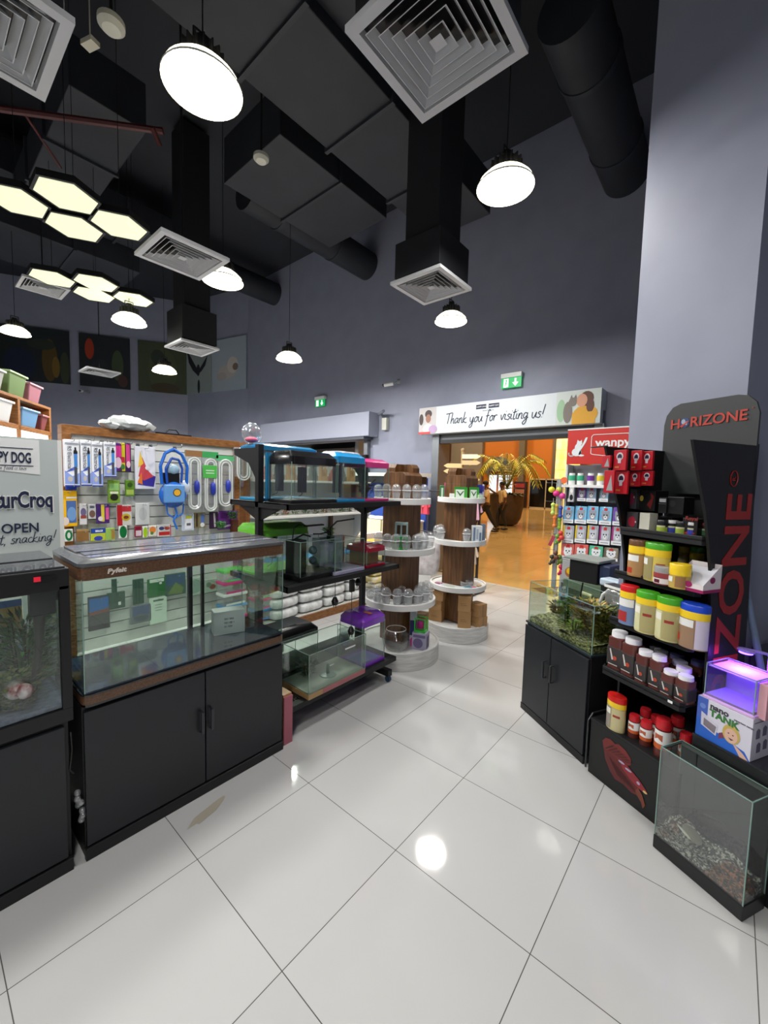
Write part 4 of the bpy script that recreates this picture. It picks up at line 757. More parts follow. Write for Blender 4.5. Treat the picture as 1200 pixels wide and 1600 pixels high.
# inside the left opening
t=thing('red_sign','dark red sign hanging inside the left opening','sign',(-7.2,7.6,0)); MB().box(0,1.3,0,.05,1.9,2.5).obj('panel',mc(120,20,44,.5),t); MB().box(.1,.14,0,.04,0,1.9).box(1.2,1.24,0,.04,0,1.9).obj('post',BLK,t)
t=thing('lit_counter','shelf unit with white strip light inside the left opening','counter',(-10.6,8.2,0)); MB().box(0,3.2,0,.5,0,1.0).obj('counter',mc(120,100,80),t); MB().box(0,3.2,.0,.06,2.2,2.32).obj('light_strip',mc(245,245,235,.4,emit=4),t); MB().box(0,3.2,.45,.5,1.0,2.6).obj('backing',mc(60,56,54),t)
# ---------------- black metal rack with small tanks ----------------
t=thing('metal_rack','black double-sided metal rack holding small tanks behind the wood-banded aquarium','rack',(-2.34,1.5,0),LEFT)
for x in (0.,1.0):
    MB().box(x-.02,x+.02,-.02,.02,.1,1.84).obj('post',BLKM,t,bevel=.002)
    MB().box(x-.025,x+.025,-.33,.33,.05,.1).obj('foot',BLKM,t,bevel=.003)
    for y in (-.31,.31):
        MB().cyl((x-.012,y,.025),(x+.012,y,.025),.025,.025,16).box(x-.018,x+.018,y-.01,y+.01,.03,.055).obj('castor',mc(30,60,90,.3),t,smooth=True)
def rshelf(z,x0=-.02,x1=1.06,yf=-.34,yb=.33):
    m=MB(); m.box(x0,x1,yf,yf+.02,z-.035,z); m.box(x0,x1,yf+.02,yf+.05,z-.006,z)
    n=64; 
    for i in range(n): a=x0+(x1-x0)*(i+.1)/n; m.box(a,a+(x1-x0)/n*.5,yf+.05,yf+.075,z-.005,z)
    m.box(x0,x1,yf+.075,yb-.02,z-.006,z); m.box(x0,x1,yb-.02,yb,z-.035,z); m.box(x0,x0+.01,yf,yb,z-.035,z); m.box(x1-.01,x1,yf,yb,z-.035,z)
    m.obj('shelf',BLKM,t)
    if z>.3:
        for x in (0,1.0):
            for s in (-1,1): MB().prismx([(0,z-.006),(s*.25,z-.03),(0,z-.13)],x-.006,x+.006).obj('shelf_bracket',BLKM,t)
rshelf(.2); rshelf(.965); rshelf(1.47)
for x in (0,1.0): MB().prismx([(.02,1.82),(.3,1.82),(.3,1.78),(.12,1.72),(.02,1.6)],x-.006,x+.006).obj('top_bracket',BLKM,t)
def lidtank(name,loc,W,D,H,col,label,lh=.06,bh=.018,style=0,filt=True,base=None,glass=GLASS,fill=None):
    c=mc(*col,.22,coat=.4); t=thing(name,label,'small aquarium',loc,LEFT); b=mc(*(base or col),.25)
    MB().box(-.004,W+.004,-.004,D+.004,0,bh).obj('base',b,t,bevel=.003); panes(t,W,D,bh,H,glass,.004)
    z=H; r=.03
    if lh:
        m=MB(); a=rr(-.006,W+.006,-.008,D+.006,.025,4); q=rr(.0+.02,W-.02,.04,D-.02,.02,4); n=len(a)
        m.add([(x,y,z-.012) for x,y in a]+[(x,y,z+lh*.5) for x,y in a]+[(x,y,z+lh) for x,y in q],[(i,(i+1)%n,n+(i+1)%n,n+i) for i in range(n)]+[(n+i,n+(i+1)%n,2*n+(i+1)%n,2*n+i) for i in range(n)]+[tuple(range(2*n,3*n)),tuple(range(n))[::-1]])
        m.obj('lid',c,t,smooth=True); MB().prism(rr(W*.25,W*.75,D*.35,D*.75,.02,4),z+lh,z+lh+.004).obj('feeding_flap',c,t,smooth=True)
    if filt:
        MB().box(W*.6,W*.6+.05,D-.05,D-.008,bh+.04,H-.02).obj('filter',BLK,t,bevel=.003); MB().tube([(W*.62,D*.6,H),(W*.5,D*.5,H*.5),(W*.42,D*.4,bh+.03),(W*.3,D*.3,bh+.02)],.003,6).obj('cable',BLK,t)
    if fill=='gravel': MB().box(.006,W-.006,.006,D-.006,bh,bh+.012).obj('gravel',mc(120,124,120),t,kind='stuff')
    return t
lidtank('lidded_aquarium',(-2.38,1.54,1.471),.47,.26,.35,(36,130,180),'tall blue-lidded tank at the back left of rack top shelf',.035,base=(40,140,190))
t=lidtank('lidded_aquarium',(-2.06,1.545,1.471),.37,.24,.255,(22,22,24),'black-lidded tank at the front of rack top shelf',.075,.02)
lidtank('lidded_aquarium',(-2.06,1.93,1.471),.27,.24,.285,(30,140,200),'bright blue-lidded tank in the middle of rack top shelf',.06)
lidtank('lidded_aquarium',(-2.07,2.215,1.471),.27,.23,.265,(206,60,130),'pink-lidded tank at the right end of rack top shelf',.055)
MB().box(0,.03,0,.02,-.3,.0).obj('blue_strip',mc(40,130,180,.3),loc=(-2.3,1.53,1.79),rz=LEFT,label='blue upright strip on the left tank beside rack post',cat='strip')
bush('artificial_plant',(-2.2,2.36,1.49),'olive artificial plant inside the pink-lidded tank','plant',[(90,92,36),(120,110,40)],60,.06,.06,.12,.06,.02,seed=31)
MB().box(0,.17,0,.13,0,.12).obj('cardboard_box',CARD,loc=(-2.42,2.42,1.471),rz=LEFT,bevel=.002,label='brown carton on rack top shelf behind the pink-lidded tank',cat='box')
MB().box(0,.45,0,.24,0,.03).obj('light_box',mc(226,226,222,.4),loc=(-2.39,1.55,1.79),rz=LEFT,label='white light box under the lid of the tall blue-lidded tank',cat='light box')
t=thing('toy_bag','clear bag with pink toy on top of the tall blue-lidded tank','bag',(-2.5,1.56,1.858),LEFT); MB().sph((.02,.06,.07),.07,.06,.075).obj('clear_bag',FOIL,t,smooth=True); MB().sph((.0,.03,.025),.045,.04,.02).obj('pink_toy',mc(210,90,120),t,smooth=True)
superbag(.3,.2,.055).obj('plastic_bag',noise_mat('grey_clear_plastic',(150,156,158),(214,218,218),20,.12,bump=.6),loc=(-2.45,2.33,1.80),rz=LEFT,smooth=True,label='folded grey plastic bag lying above the blue and pink lids',cat='plastic bag')
MB().box(-.16,.16,-.1,.1,0,.012).box(-.01,.01,-.01,.01,-.32,0).obj('sign_holder',BLK,loc=(-2.45,2.33,1.79),rz=LEFT,label='black flat stand under the folded plastic bag',cat='stand')
# middle shelf
lidtank('lidded_aquarium',(-2.38,1.52,.966),.42,.26,.27,(110,196,60),'lime green lidded tank at the back of rack middle shelf',.07)
t=lidtank('open_aquarium',(-2.06,1.62,.966),.36,.25,.255,(20,20,22),'open glass tank with black filter on rack middle shelf',0,.03,filt=False)
MB().box(.03,.13,.1,.2,.03,.25).obj('filter_block',BLK,t,bevel=.004); MB().sph((.2,.12,.17),.03).sph((.2,.12,.1),.028).obj('glass_ball',mc(90,120,130,.05,.6),t,smooth=True); MB().tube([(.05,.15,.25),(.06,.15,.33),(.1,.15,.35),(.18,.14,.34)],.004).tube([(.02,.12,.25),(.1,.1,.29),(.16,.1,.27)],.006).obj('lamp_arm',BLK,t,smooth=True); MB().box(.14,.3,.12,.15,.335,.345).obj('lamp_head',BLKM,t)
t=lidtank('open_aquarium',(-2.04,1.9,.966),.29,.24,.235,(178,176,206),'open tank with lavender base and back on rack middle shelf',0,.025,filt=False)
MB().box(.05,.13,.16,.22,.025,.225).obj('filter_column',mc(176,172,204,.35),t,bevel=.004); MB().box(.0,.29,.225,.232,.025,.235).obj('back_panel',mc(188,190,204,.4),t)
t=thing('clip_light','slim black clip-on aquarium light above the open tanks','lamp',(-2.2,2.0,1.2),LEFT); MB().tube([(.0,0,.0),(.0,0,.08),(.06,0,.12),(.24,0,.13)],.006).tube([(.0,0,.05),(-.1,0,.04),(-.16,0,.045)],.005).obj('arm',BLK,t,smooth=True); MB().box(-.02,.02,-.02,.02,-.03,.02).obj('clip',BLK,t)
bush('artificial_plant',(-2.25,2.03,1.21),'small bright green plant on the lavender tank','plant',[(110,190,60),(70,150,60)],50,.03,.03,.05,.04,.014,seed=33)
t=lidtank('lidded_aquarium',(-2.06,2.24,.966),.21,.22,.13,(150,18,48),'small dark red lidded tank at right end of middle shelf',.04)
MB().box(.02,.19,.05,.2,.02,.11).obj('carton',CARD,t)
MB().box(0,.1,0,.02,0,.22).obj('orange_pack',mc(206,130,60),loc=(-2.3,2.14,.966),rz=LEFT,label='orange box standing behind the lavender tank',cat='box')
# hanging plugs
def plug(loc,l,label,adapter=False):
    t=thing('hanging_plug',label,'plug',loc); MB().tube([(0,0,0),(.002,0,-l)],.0025,6).obj('cable',BLK,t)
    if adapter: MB().box(-.012,.012,-.02,.02,-.14,-.05).obj('adapter',BLK,t,bevel=.004)
    MB().cyl((0,0,-l),(0,0,-l-.03),.012,.026,12).cyl((0,0,-l-.03),(0,0,-l-.055),.026,.02,12).cyl((-.01,0,-l-.055),(-.01,0,-l-.075),.003).cyl((.01,0,-l-.055),(.01,0,-l-.075),.003).obj('plug_head',BLK,t,smooth=True)
plug((-2.12,1.98,.955),.17,'black mains plug dangling under the rack middle shelf'); plug((-2.06,2.09,.955),.4,'black adapter and plug hanging lowest on its cable',True); plug((-2.2,2.3,.955),.1,'short black lead hanging near the right rack post')
# bottom shelf
t=thing('open_aquarium','low open glass tank with gold-brown base rim on rack bottom shelf','aquarium',(-1.985,1.64,.201),LEFT)
TAN=mc(176,142,96,.45); MB().box(0,.53,0,.3,0,.035).obj('base',TAN,t,bevel=.002); MB().box(.12,.53,-.001,.0,.004,.034).obj('pink_edge',mc(176,104,112,.5),t); panes(t,.53,.3,.035,.3,GLASSG,.005); MB().box(.006,.524,.006,.294,.036,.04).obj('glass_floor',mc(150,158,146,.2),t)
MB().lathe((.27,.12,.04),[(.06,0),(.055,.006),(.012,.01),(.01,.08),(.0,.085)],20).obj('ornament_stem',mc(100,120,112,.3),t,smooth=True); MB().box(.32,.42,-.002,0,.24,.25).box(.18,.22,.001,.003,.17,.176).obj('sticker',WHT,t)
bush('artificial_plant',(-2.2,1.8,.245),'dark green plant seen inside the low open tank','plant',[(40,66,56),(56,84,66)],90,.05,.08,.1,.05,.014,seed=35)
t=lidtank('lidded_aquarium',(-2.04,2.19,.201),.26,.24,.33,(118,50,176),'purple-lidded tank at the right end of rack bottom shelf',.07,.02); MB().box(.02,.24,.03,.2,.02,.026).obj('blue_floor',mc(60,70,190,.3),t); MB().box(.1,.13,.02,.1,.4,.404).obj('orange_sticker',mc(220,110,60),t)
lidtank('lidded_aquarium',(-2.38,1.55,.201),.5,.28,.25,(20,20,22),'black-lidded tank at the back of rack bottom shelf',.06)
t=thing('plastic_bottle','small clear plastic bottle box on the rack bottom shelf','bottle',(-2.36,2.3,.201),LEFT); MB().box(0,.09,0,.06,0,.19).obj('body',PLAST,t,bevel=.006); MB().box(.01,.08,.005,.055,.05,.15).obj('label',mc(150,160,172,.4),t)
t=thing('leaning_frame','pink-edged wooden panel standing between cabinet and rack','panel',(-1.985,1.445,0),LEFT); MB().box(0,.012,0,.28,0,.3).obj('board',TAN,t); MB().box(-.001,.06,-.012,0,0,.3).obj('pink_edge',mc(168,92,106,.5),t); MB().box(.0,.06,0,.28,.3,.312).obj('top_edge',TAN,t)
# ---------------- round display islands ----------------
def tierring(r,z,h,m,t,name='shelf'):
    MB().lathe((0,0,z),[(0,0),(r-.004,0),(r,.004),(r,h-.004),(r-.004,h),(r-.02,h),(r-.022,h-.012),(0,h-.012)],56).obj(name,m,t,smooth=True)
WL=noise_mat('white_washed_wood',(196,196,194),(222,222,220),6,.45,(1,1,9))
IA=(-2.31,2.98); IB=(-2.2,3.86)
def island(c,label,radii):
    t=thing('display_stand',label,'display stand',c+(0,)); tierring(radii[0],.0,.16,WL,t,'base')
    for r,z in zip(radii[1:],(.51,.985,1.425)): tierring(r,z,.055,WHT,t)
    MB().box(-.125,.125,-.125,.125,.16,1.62).prismy([(-.125,1.62),(.125,1.62),(.125,1.68),(.095,1.71),(-.095,1.71),(-.125,1.68)],-.125,.125).prismx([(-.085,1.62),(.085,1.62),(.085,1.75),(.055,1.785),(-.055,1.785),(-.085,1.75)],-.127,-.03).prismy([(-.12,1.62),(.09,1.62),(.09,1.75),(.06,1.785),(-.1,1.785),(-.12,1.75)],.03,.1267).obj('column',WOOD,t,bevel=.002)
    return t
island(IA,'nearer round tiered stand with brown wooden column full of domed cups',(.38,.335,.315,.262)); island(IB,'farther round tiered stand with brown wooden column and brown cartons',(.34,.3,.28,.25))
def ipos(c,a,b):
    u=Vector((-c[0],-c[1])).normalized(); r=Vector((-u.y,u.x)); v=Vector(c)+r*a+u*b; return (v.x,v.y)
def make_cup():
    t=thing('domed_cup','x','cup',(0,0,0),0,'g'); MB().shell((0,0,0),[(.001,.002),(.026,.002),(.028,.004),(.036,.075)],18).obj('cup',PLAST,t,smooth=True)
    MB().shell((0,0,0),[(.038,.073),(.04,.076),(.04,.08),(.037,.082),(.036,.1),(.028,.118),(.014,.127),(.001,.129)],18).obj('dome_lid',PLAST,t,smooth=True)
    MB().shell((0,0,0),[(.0365,.074),(.0415,.077),(.0365,.08)],18).shell((0,0,0),[(.024,.001),(.027,.003),(.027,.006)],18).obj('rim',mc(226,228,230,.15),t,smooth=True)
    MB().shell((0,0,0),[(.0295,.018),(.0335,.055)],18).obj('insert',mc(214,216,220,.3,alpha=.35),t,smooth=True)
    return t
CUP=make_cup(); first=[True]
def cup(c,a,b,z,label,group,s=1.0):
    x,y=ipos(c,a,b)
    if first[0]: first[0]=False; CUP.location=(x,y,z); CUP['label']=label; CUP['group']=group; return
    dup(CUP,(x,y,z),random.uniform(0,3),label,group,(s,s,s))
for a in (-.22,-.14,-.055,.035,.12,.19): cup(IA,a,math.sqrt(max(.01,.228**2-a*a)),1.469,'clear domed plastic cup on the top tier of the nearer stand','domed cups, top tier of the nearer stand',1.05)
for a,b in ((-.2,.17),(-.05,.27),(.045,.27),(.13,.235),(.2,.17),(.26,.06),(.2,.05),(.16,.14),(-.12,.24)): cup(IA,a,b,1.029,'clear domed plastic cup on the middle tier of the nearer stand','domed cups, middle tier of the nearer stand',1.12)
for a,b in ((-.27,.08),(-.2,.22),(-.115,.265),(-.02,.28),(.075,.275),(.16,.235),(.23,.16),(.27,.06),(.17,.13),(.02,.185),(.2,.02),(-.18,.12),(.25,-.05)): cup(IA,a,b,.554,'clear domed plastic cup on the lowest tier of the nearer stand','domed cups, lowest tier of the nearer stand',1.15)
for a,b in ((-.19,.14),(-.24,.04),(.07,.2),(-.21,-.1)): cup(IB,a,b,1.029,'clear domed plastic cup on the middle tier of the farther stand','domed cups, middle tier of the farther stand',1.1)
x,y=ipos(IA,-.0,.19); t=thing('mini_cage','small green and pale blue stacked plastic house on the nearer stand','toy house',(x,y,1.029),R(35))
for k,c in enumerate(((40,170,70),(170,200,200))):
    m=MB(); z=k*.12
    for xx in (-.05,0,.05): m.box(xx-.006,xx+.006,-.05,-.04,z,z+.11)
    for xx in (-.05,.05): m.box(xx-.006,xx+.006,.04,.05,z,z+.11)
    m.box(-.056,.056,-.05,.05,z+.1,z+.12); m.box(-.056,.056,-.05,.05,z,z+.01); m.obj('level',mc(*c,.35),t)
# fish bowl, box and green tank on base A
x,y=ipos(IA,-.02,.27); 
t=thing('fish_bowl','large round clear glass fish bowl on the nearer stand base','fish bowl',(x,y,.15)); B=[(.055,.003),(.06,.004),(.085,.02),(.11,.055),(.12,.095),(.115,.14),(.095,.175),(.085,.19)]
MB().shell((0,0,0),B,40).shell((0,0,0),[(.001,.004),(.06,.004)],40).obj('bowl',glass_mat('bowl_glass',(.93,.95,.95),.14),t,smooth=True); MB().shell((0,0,0),[(.083,.189),(.086,.193),(.089,.189)],40).obj('rim',mc(200,206,206,.05),t,smooth=True)
x,y=ipos(IA,.2,.2); t=thing('printed_box','lavender printed box on the nearer stand base','box',(x,y,.149),R(20)); MB().box(-.065,.065,-.055,.055,0,.15).obj('carton',mc(168,164,190,.5),t,bevel=.002); MB().ell(-.01,.06,.045,.045,-.0556).rect(-.055,.055,.11,.135,-.0556).obj('print',mc(110,100,140),t); MB().add([(.0656,-.045,.02),(.0656,.04,.02),(.0656,.04,.12),(.0656,-.045,.12)],[(0,1,2,3)]).obj('side_print',mc(70,66,110),t)
t=thing('mini_tank','small green-framed plastic tank standing on the lavender box','small tank',(x,y,.3),R(15)); m=MB(); m.box(-.05,.05,-.04,.04,0,.014)
for a in (-.05,.042):
    for b in (-.04,.032): m.box(a,a+.008,b,b+.008,0,.125)
m.box(-.05,.05,-.04,-.036,.118,.125).box(-.05,.05,.036,.04,.118,.125).obj('frame',mc(60,200,70,.3),t); panes(t,.08,.064,.014,.118,GLASS,.002,-.04,-.032,edge=False)
for a,b,l in ((.14,.16,'left'),(.2,.13,'right')): 
    xx,yy=ipos(IA,a,b+.02); MB().sph((0,0,.04),.035,.03,.04).cyl((-.0,0,0),(0,0,.02),.03,.03).obj('pink_ornament',mc(230,50,150,.3),loc=(xx,yy,.3 if b<.15 else .16),smooth=True,label=l+' bright pink ornament beside the small green-framed tank',cat='ornament')
xx,yy=ipos(IA,.135,.1); pack_t=thing('navy_box','tall narrow navy and white box against nearer stand column','box',(xx,yy,.15),R(30)); MB().box(-.03,.03,-.02,.02,0,.3).obj('carton',mc(200,202,214),pack_t,bevel=.002); MB().rect(-.029,.029,.08,.22,-.0206).obj('print',mc(44,56,110),pack_t)
def carton(c,a,b,z,w,d,h,label,rz=0):
    x,y=ipos(c,a,b); t=thing('cardboard_box',label,'box',(x,y,z),R(rz)); MB().box(-w/2,w/2,-d/2,d/2,0,h).obj('carton',CARD,t,bevel=.002); MB().box(-w/2-.0006,w/2+.0006,-.012,.012,h*.0,h+.0008).obj('tape',mc(150,112,70,.35),t)
    MB().rect(-w*.3,w*.1,h*.5,h*.52,-d/2-.0006).rect(-w*.3,w*.2,h*.4,h*.42,-d/2-.0006).obj('print',mc(90,66,44),t)
carton(IB,-.2,.06,.149,.15,.15,.12,'bottom carton of the left stack on farther stand base',10); carton(IB,-.2,.06,.27,.15,.15,.11,'middle carton of the left stack on farther stand base',6); carton(IB,-.205,.07,.381,.18,.16,.105,'top wider carton of the left stack on farther stand base',10)
carton(IB,.085,.22,.149,.13,.11,.17,'lower front carton of the tall pair on farther stand base',25); carton(IB,.08,.22,.32,.13,.11,.16,'upper front carton of the tall pair on farther stand base',25)
carton(IB,.22,.14,.149,.15,.13,.105,'lower carton of the right pair on farther stand base',-12); carton(IB,.215,.14,.255,.14,.13,.13,'upper carton of the right pair on farther stand base',-12)
carton(IA,.17,-.1,.149,.2,.16,.22,'large open-looking carton at the back of nearer stand base',20)
# things on island B tiers
def ipack(c,a,b,z,w,h,label,base,deco,rz=0,lean=0,d=.03,name='treat_box',cat='box'):
    x,y=ipos(c,a,b); return pack(name,(0,w,0,h),0,label,cat,base,deco,d,rz=R(rz),hookm=False) if False else _ip(x,y,z,w,h,label,base,deco,rz,d,name,cat)
def _ip(x,y,z,w,h,label,base,deco,rz,d,name,cat):
    t=pack(name,(0,w,0,h),0,label,cat,base,deco,d,rz=R(rz),hookm=False); t.location=(x-math.cos(R(rz))*w/2,y-math.sin(R(rz))*w/2,z); return t
GD=[('r',0,1,.8,1,(50,140,50)),('r',.1,.75,.1,.78,(226,236,226)),('p',[(.15,.65),(.45,.2),(.75,.65),(.65,.65),(.45,.4),(.25,.65)],(60,110,60)),('r',.8,1,0,.8,(70,160,60))]
ipack(IB,-.005,.17,1.469,.13,.12,'green and white treat box, left of two on farther stand top',(90,170,70),GD,30); ipack(IB,.125,.14,1.469,.1,.12,'green and white treat box, right of two on farther stand top',(90,170,70),GD,45)
ipack(IB,-.2,.1,1.469,.05,.13,'slim green pack standing at left on the farther stand top',(60,120,70),[('r',.3,.7,.1,.8,(200,220,200))],35); ipack(IB,-.165,.02,1.469,.03,.16,'narrow pink pack at the left of farther stand top',(210,90,140),[],35)
ipack(IB,.185,.09,1.469,.05,.15,'dark blue bottle box at right of farther stand top',(50,50,130),[('r',.1,.9,.1,.4,(180,180,210))],45); ipack(IB,.215,.05,1.469,.03,.15,'thin white and violet bottle pack at right edge of top tier',(210,210,225),[('r',.1,.9,.5,.9,(90,80,170))],45)
ipack(IB,-.09,.17,1.469,.06,.05,'small crumpled white packet leaning by the treat boxes',(220,224,220),[],20,d=.02); ipack(IB,.19,.14,1.469,.05,.045,'small pale green packet at right front of top tier',(200,226,190),[],60,d=.02)
ipack(IB,.17,.17,1.029,.1,.17,'white box with blue botanical print on middle tier of farther stand',(222,228,230),[('r',.08,.3,.1,.9,(110,130,160)),('r',.4,.6,.2,.8,(170,185,200)),('r',.7,.9,.1,.6,(110,130,160))],40,d=.07)
ipack(IB,.235,.07,1.029,.05,.18,'grey blue pack behind the botanical box',(110,130,150),[],50)
for a,b,c,l,w in ((.02,.24,(206,214,216),'crumpled pale packet left of centre',.11),(.1,.22,(120,180,200),'flat light blue packet',.09),(-.07,.24,(190,200,190),'white leaflet packet',.1),(.16,.2,(226,120,150),'pink patterned packet',.06),(.22,.1,(220,190,150),'beige tube packet',.06),(-.2,.12,(170,110,150),'mauve packet',.08),(-.15,.2,(220,220,226),'white flat packet',.08)):
    x,y=ipos(IB,a,b); superbag(w,w*.6,.015).obj('flat_packet',mc(*c,.3),loc=(x,y,.554),rz=R(40+a*200),smooth=True,label=l+' lying on the lowest tier of the farther stand',cat='packet')
x,y=ipos(IB,.09,.17); t=thing('coiled_collar','coil of clear plastic tubing on the lowest tier of farther stand','coil',(x,y,.569)); m=MB()
for k in range(3): m.tube([(.06*math.cos(a),.06*math.sin(a),.01+k*.014) for a in [2*PI*i/20 for i in range(21)]],.006,6)
m.obj('coil',PLAST,t,smooth=True)
# clothing rack with hanging pet clothes behind the stands
t=thing('clothes_rail','black clothes rail with pet clothes behind the round stands','clothes rail',(-3.9,5.4,0),R(0)); 
for x in (0,1.13): MB().box(x-.015,x+.015,-.015,.015,.03,1.5).obj('post',BLK,t); MB().box(x-.015,x+.015,-.25,.25,0,.03).obj('foot',BLK,t)
MB().cyl((0,0,1.5),(1.13,0,1.5),.012).cyl((0,0,.85),(1.13,0,.85),.01).cyl((0,0,.25),(1.13,0,.25),.01).obj('rail',BLK,t)
random.seed(4)
for i,(x,z,c,l) in enumerate([(.08,1.12,(226,110,120),'coral pink jacket'),(.2,1.12,(200,60,80),'red pink vest'),(.05,.42,(130,150,190),'pale blue shirt'),(.2,.42,(200,150,170),'rose shirt'),(.95,1.12,(196,180,60),'yellow hood'),(1.03,1.13,(230,140,150),'pink knitted jumper'),(1.11,1.12,(235,190,195),'pale pink dress'),(1.2,1.13,(70,60,80),'dark coat'),(1.28,1.1,(210,160,180),'mauve cape'),(.98,.46,(90,90,170),'violet blue shirt'),(1.08,.46,(120,150,200),'light blue shirt'),(1.18,.46,(60,54,50),'black patterned coat'),(1.27,.45,(190,170,150),'beige jumper')]):
    g=thing('pet_clothing',l+(' on the upper rail' if z>1 else ' on the lower rail')+' of the pet clothes rail','pet clothes',(-3.9+(x if x<.5 else .72+(x-.95)*1.1),5.4,z),R(random.uniform(-20,20)))
    MB().hexa([(-.06,-.03,0),(.06,-.03,0),(.06,.03,0),(-.06,.03,0)],[(-.035,-.02,.27),(.035,-.02,.27),(.035,.02,.27),(-.035,.02,.27)]).hexa([(-.1,-.015,.12),(-.06,-.015,.1),(-.06,.015,.1),(-.1,.015,.12)],[(-.05,-.015,.25),(-.03,-.015,.25),(-.03,.015,.25),(-.05,.015,.25)]).hexa([(.06,-.015,.1),(.1,-.015,.12),(.1,.015,.12),(.06,.015,.1)],[(.03,-.015,.25),(.05,-.015,.25),(.05,.015,.25),(.03,.015,.25)]).obj('fabric',mc(*c,.8),g,bevel=.01)
    MB().tube([(0,0,.26),(0,0,.35),(.012,0,.385),(0,0,.395)],.003,5).obj('hanger',STEEL,g)
t=thing('white_bedding_bag','clear bag of white patterned bedding behind the nearer stand','bag',(-2.95,4.3,.45),R(30)); superbag(.4,.25,.5).obj('bag',noise_mat('patterned_bedding',(196,188,190),(232,228,230),12,.5),t,smooth=True); MB().box(-.1,.1,-.1,.1,-.449,.01).obj('support',WHT,t)
x,y,z=(-3.396,5.950,1.841)
t=thing('signpost','wooden finger signpost with pale arrow boards inside the entrance','signpost',(x,y,0),R(20)); MB().cyl((0,0,0),(0,0,2.15),.03,.026,12).sph((0,0,2.17),.035).obj('post',mc(170,140,96,.6),t,smooth=True)
for z,s,c in ((2.03,1,(250,238,200)),(1.93,1,(226,190,140)),(1.88,-1,(228,196,140)),(1.79,-1,(228,196,140)),(1.66,1,(226,186,130)),(1.58,.7,(226,186,130))):
    MB().prismy([(0,z),(s*.24,z),(s*.3,z+.035),(s*.24,z+.07),(0,z+.07)],-.045,-.03).obj('arrow_board',mc(*c,.6),t)
# ---------------- treats gondola by the entrance ----------------
t=thing('treat_gondola','pale metal gondola of cat treats under a red header by the entrance','shelving',(-1.44,4.83,0)); 
MB().box(0,1.15,.2,.24,.08,1.87).obj('back_panel',mc(158,160,164,.4,.3),t); MB().box(0,1.15,-.25,.2,0,.12).obj('base_deck',mc(170,172,174,.4),t); MB().box(0,.02,-.0,.2,.12,1.87).obj('side_panel',mc(200,202,206,.4),t)
MB().box(0,1.15,-.12,.2,1.615,1.645).obj('shelf',WHT,t,bevel=.002)
for z in (1.405,1.175,.955): MB().box(0,1.15,.14,.2,z,z+.05).obj('hook_rail',mc(70,74,80,.4,.5),t)
t=thing('header_sign','red header board with white cat and wanpy logo','sign',(-1.43,4.8,1.87)); MB().box(0,1.1,0,.03,0,.375).obj('board',mc(196,40,30,.4),t); MB().box(-.003,1.103,-.003,.033,.37,.382).obj('top_edge',WHT,t)
text('wanpy',.125,(.285,-.003,.185),(1,0,0),(0,0,1),WHT,t,bold=.003,name='brand_lettering')
k=MB(); q=[(.245,.11),(.245,.29),(.26,.31),(.585,.31),(.6,.295),(.6,.07),(.585,.06),(.27,.1)]
for (a,b),(c,d) in zip(q,q[1:]+q[:1]): k.cyl((a,-.003,b),(c,-.003,d),.004,.004,6)
k.obj('outline',WHT,t)
k=MB(); y=-.003; k.ell(.1,.13,.05,.045,y).ell(.115,.18,.036,.045,y-.0003).ell(.125,.225,.028,.024,y-.0006).face([(.1,y-.001,.235),(.105,y-.001,.265),(.125,y-.001,.245)]).face([(.13,y-.001,.245),(.148,y-.001,.262),(.15,y-.001,.235)]).face([(.135,y-.001,.17),(.15,y-.001,.165),(.19,y-.001,.235),(.205,y-.001,.285),(.185,y-.001,.285),(.165,y-.001,.235)]).ell(.15,.093,.03,.01,y-.0009).face([(.12,y,.1),(.15,y,.1),(.14,y,.17)])
for a in range(10):
    a0=PI*(.95+.09*a); k.ell(.06+.03*math.cos(a0)-.01,.115+.026*math.sin(a0),.007,.007,y-.0012)
k.obj('cat_emblem',mc(222,228,230),t)
def treat(rct,label,group,top,mid,faceC,white=.22):
    x0,x1,z0,z1=rct
    t=thing('treat_pouch',label,'treat pouch',(x0,4.8,z0),0,group); w=x1-x0;h=z1-z0
    MB().hexa([(0,-.018,0),(w,-.018,0),(w,.018,0),(0,.018,0)],[(0,-.004,h),(w,-.004,h),(w,.004,h),(0,.004,h)]).obj('pouch',mc(*top,.3),t,bevel=.003)
    f=MB(); yy=lambda s:-.0188+.0146*s
    def P(x,s,o): return (x*w,yy(s)-o,s*h)
    def r_(m,a,b,c,d,o): f.mat(m).add([P(a,c,o),P(b,c,o),P(b,d,o),P(a,d,o)],[(0,1,2,3)])
    def e_(m,cx,cz,rx,rz_,o,n=12): f.mat(m).add([P(cx+rx*math.cos(2*PI*i/n),cz+rz_*math.sin(2*PI*i/n),o) for i in range(n)],[tuple(range(n))])
    r_(0,0,1,0,white,.0006); r_(1,.0,.14,white,1,.0006); e_(2,.5,.48,.34,.27,.0009); e_(2,.26,.68,.1,.12,.0008); e_(2,.74,.68,.1,.12,.0008); e_(3,.38,.54,.06,.05,.0013); e_(3,.62,.54,.06,.05,.0013); e_(0,.5,.4,.15,.11,.0011); e_(3,.5,.43,.05,.035,.0015); r_(4,.36,.64,.78,.92,.0012); r_(5,.15,.85,.08,.13,.001)
    f.obj('print',[mc(232,234,236),mc(*mid,.3),mc(*faceC,.5),mc(40,40,46),mc(206,36,40),mc(150,156,166)],t); MB().tube([(w/2,.2,h*.97),(w/2,-.05,h*.97),(w/2,-.06,h)],.002,5).obj('hook',STEEL,t)
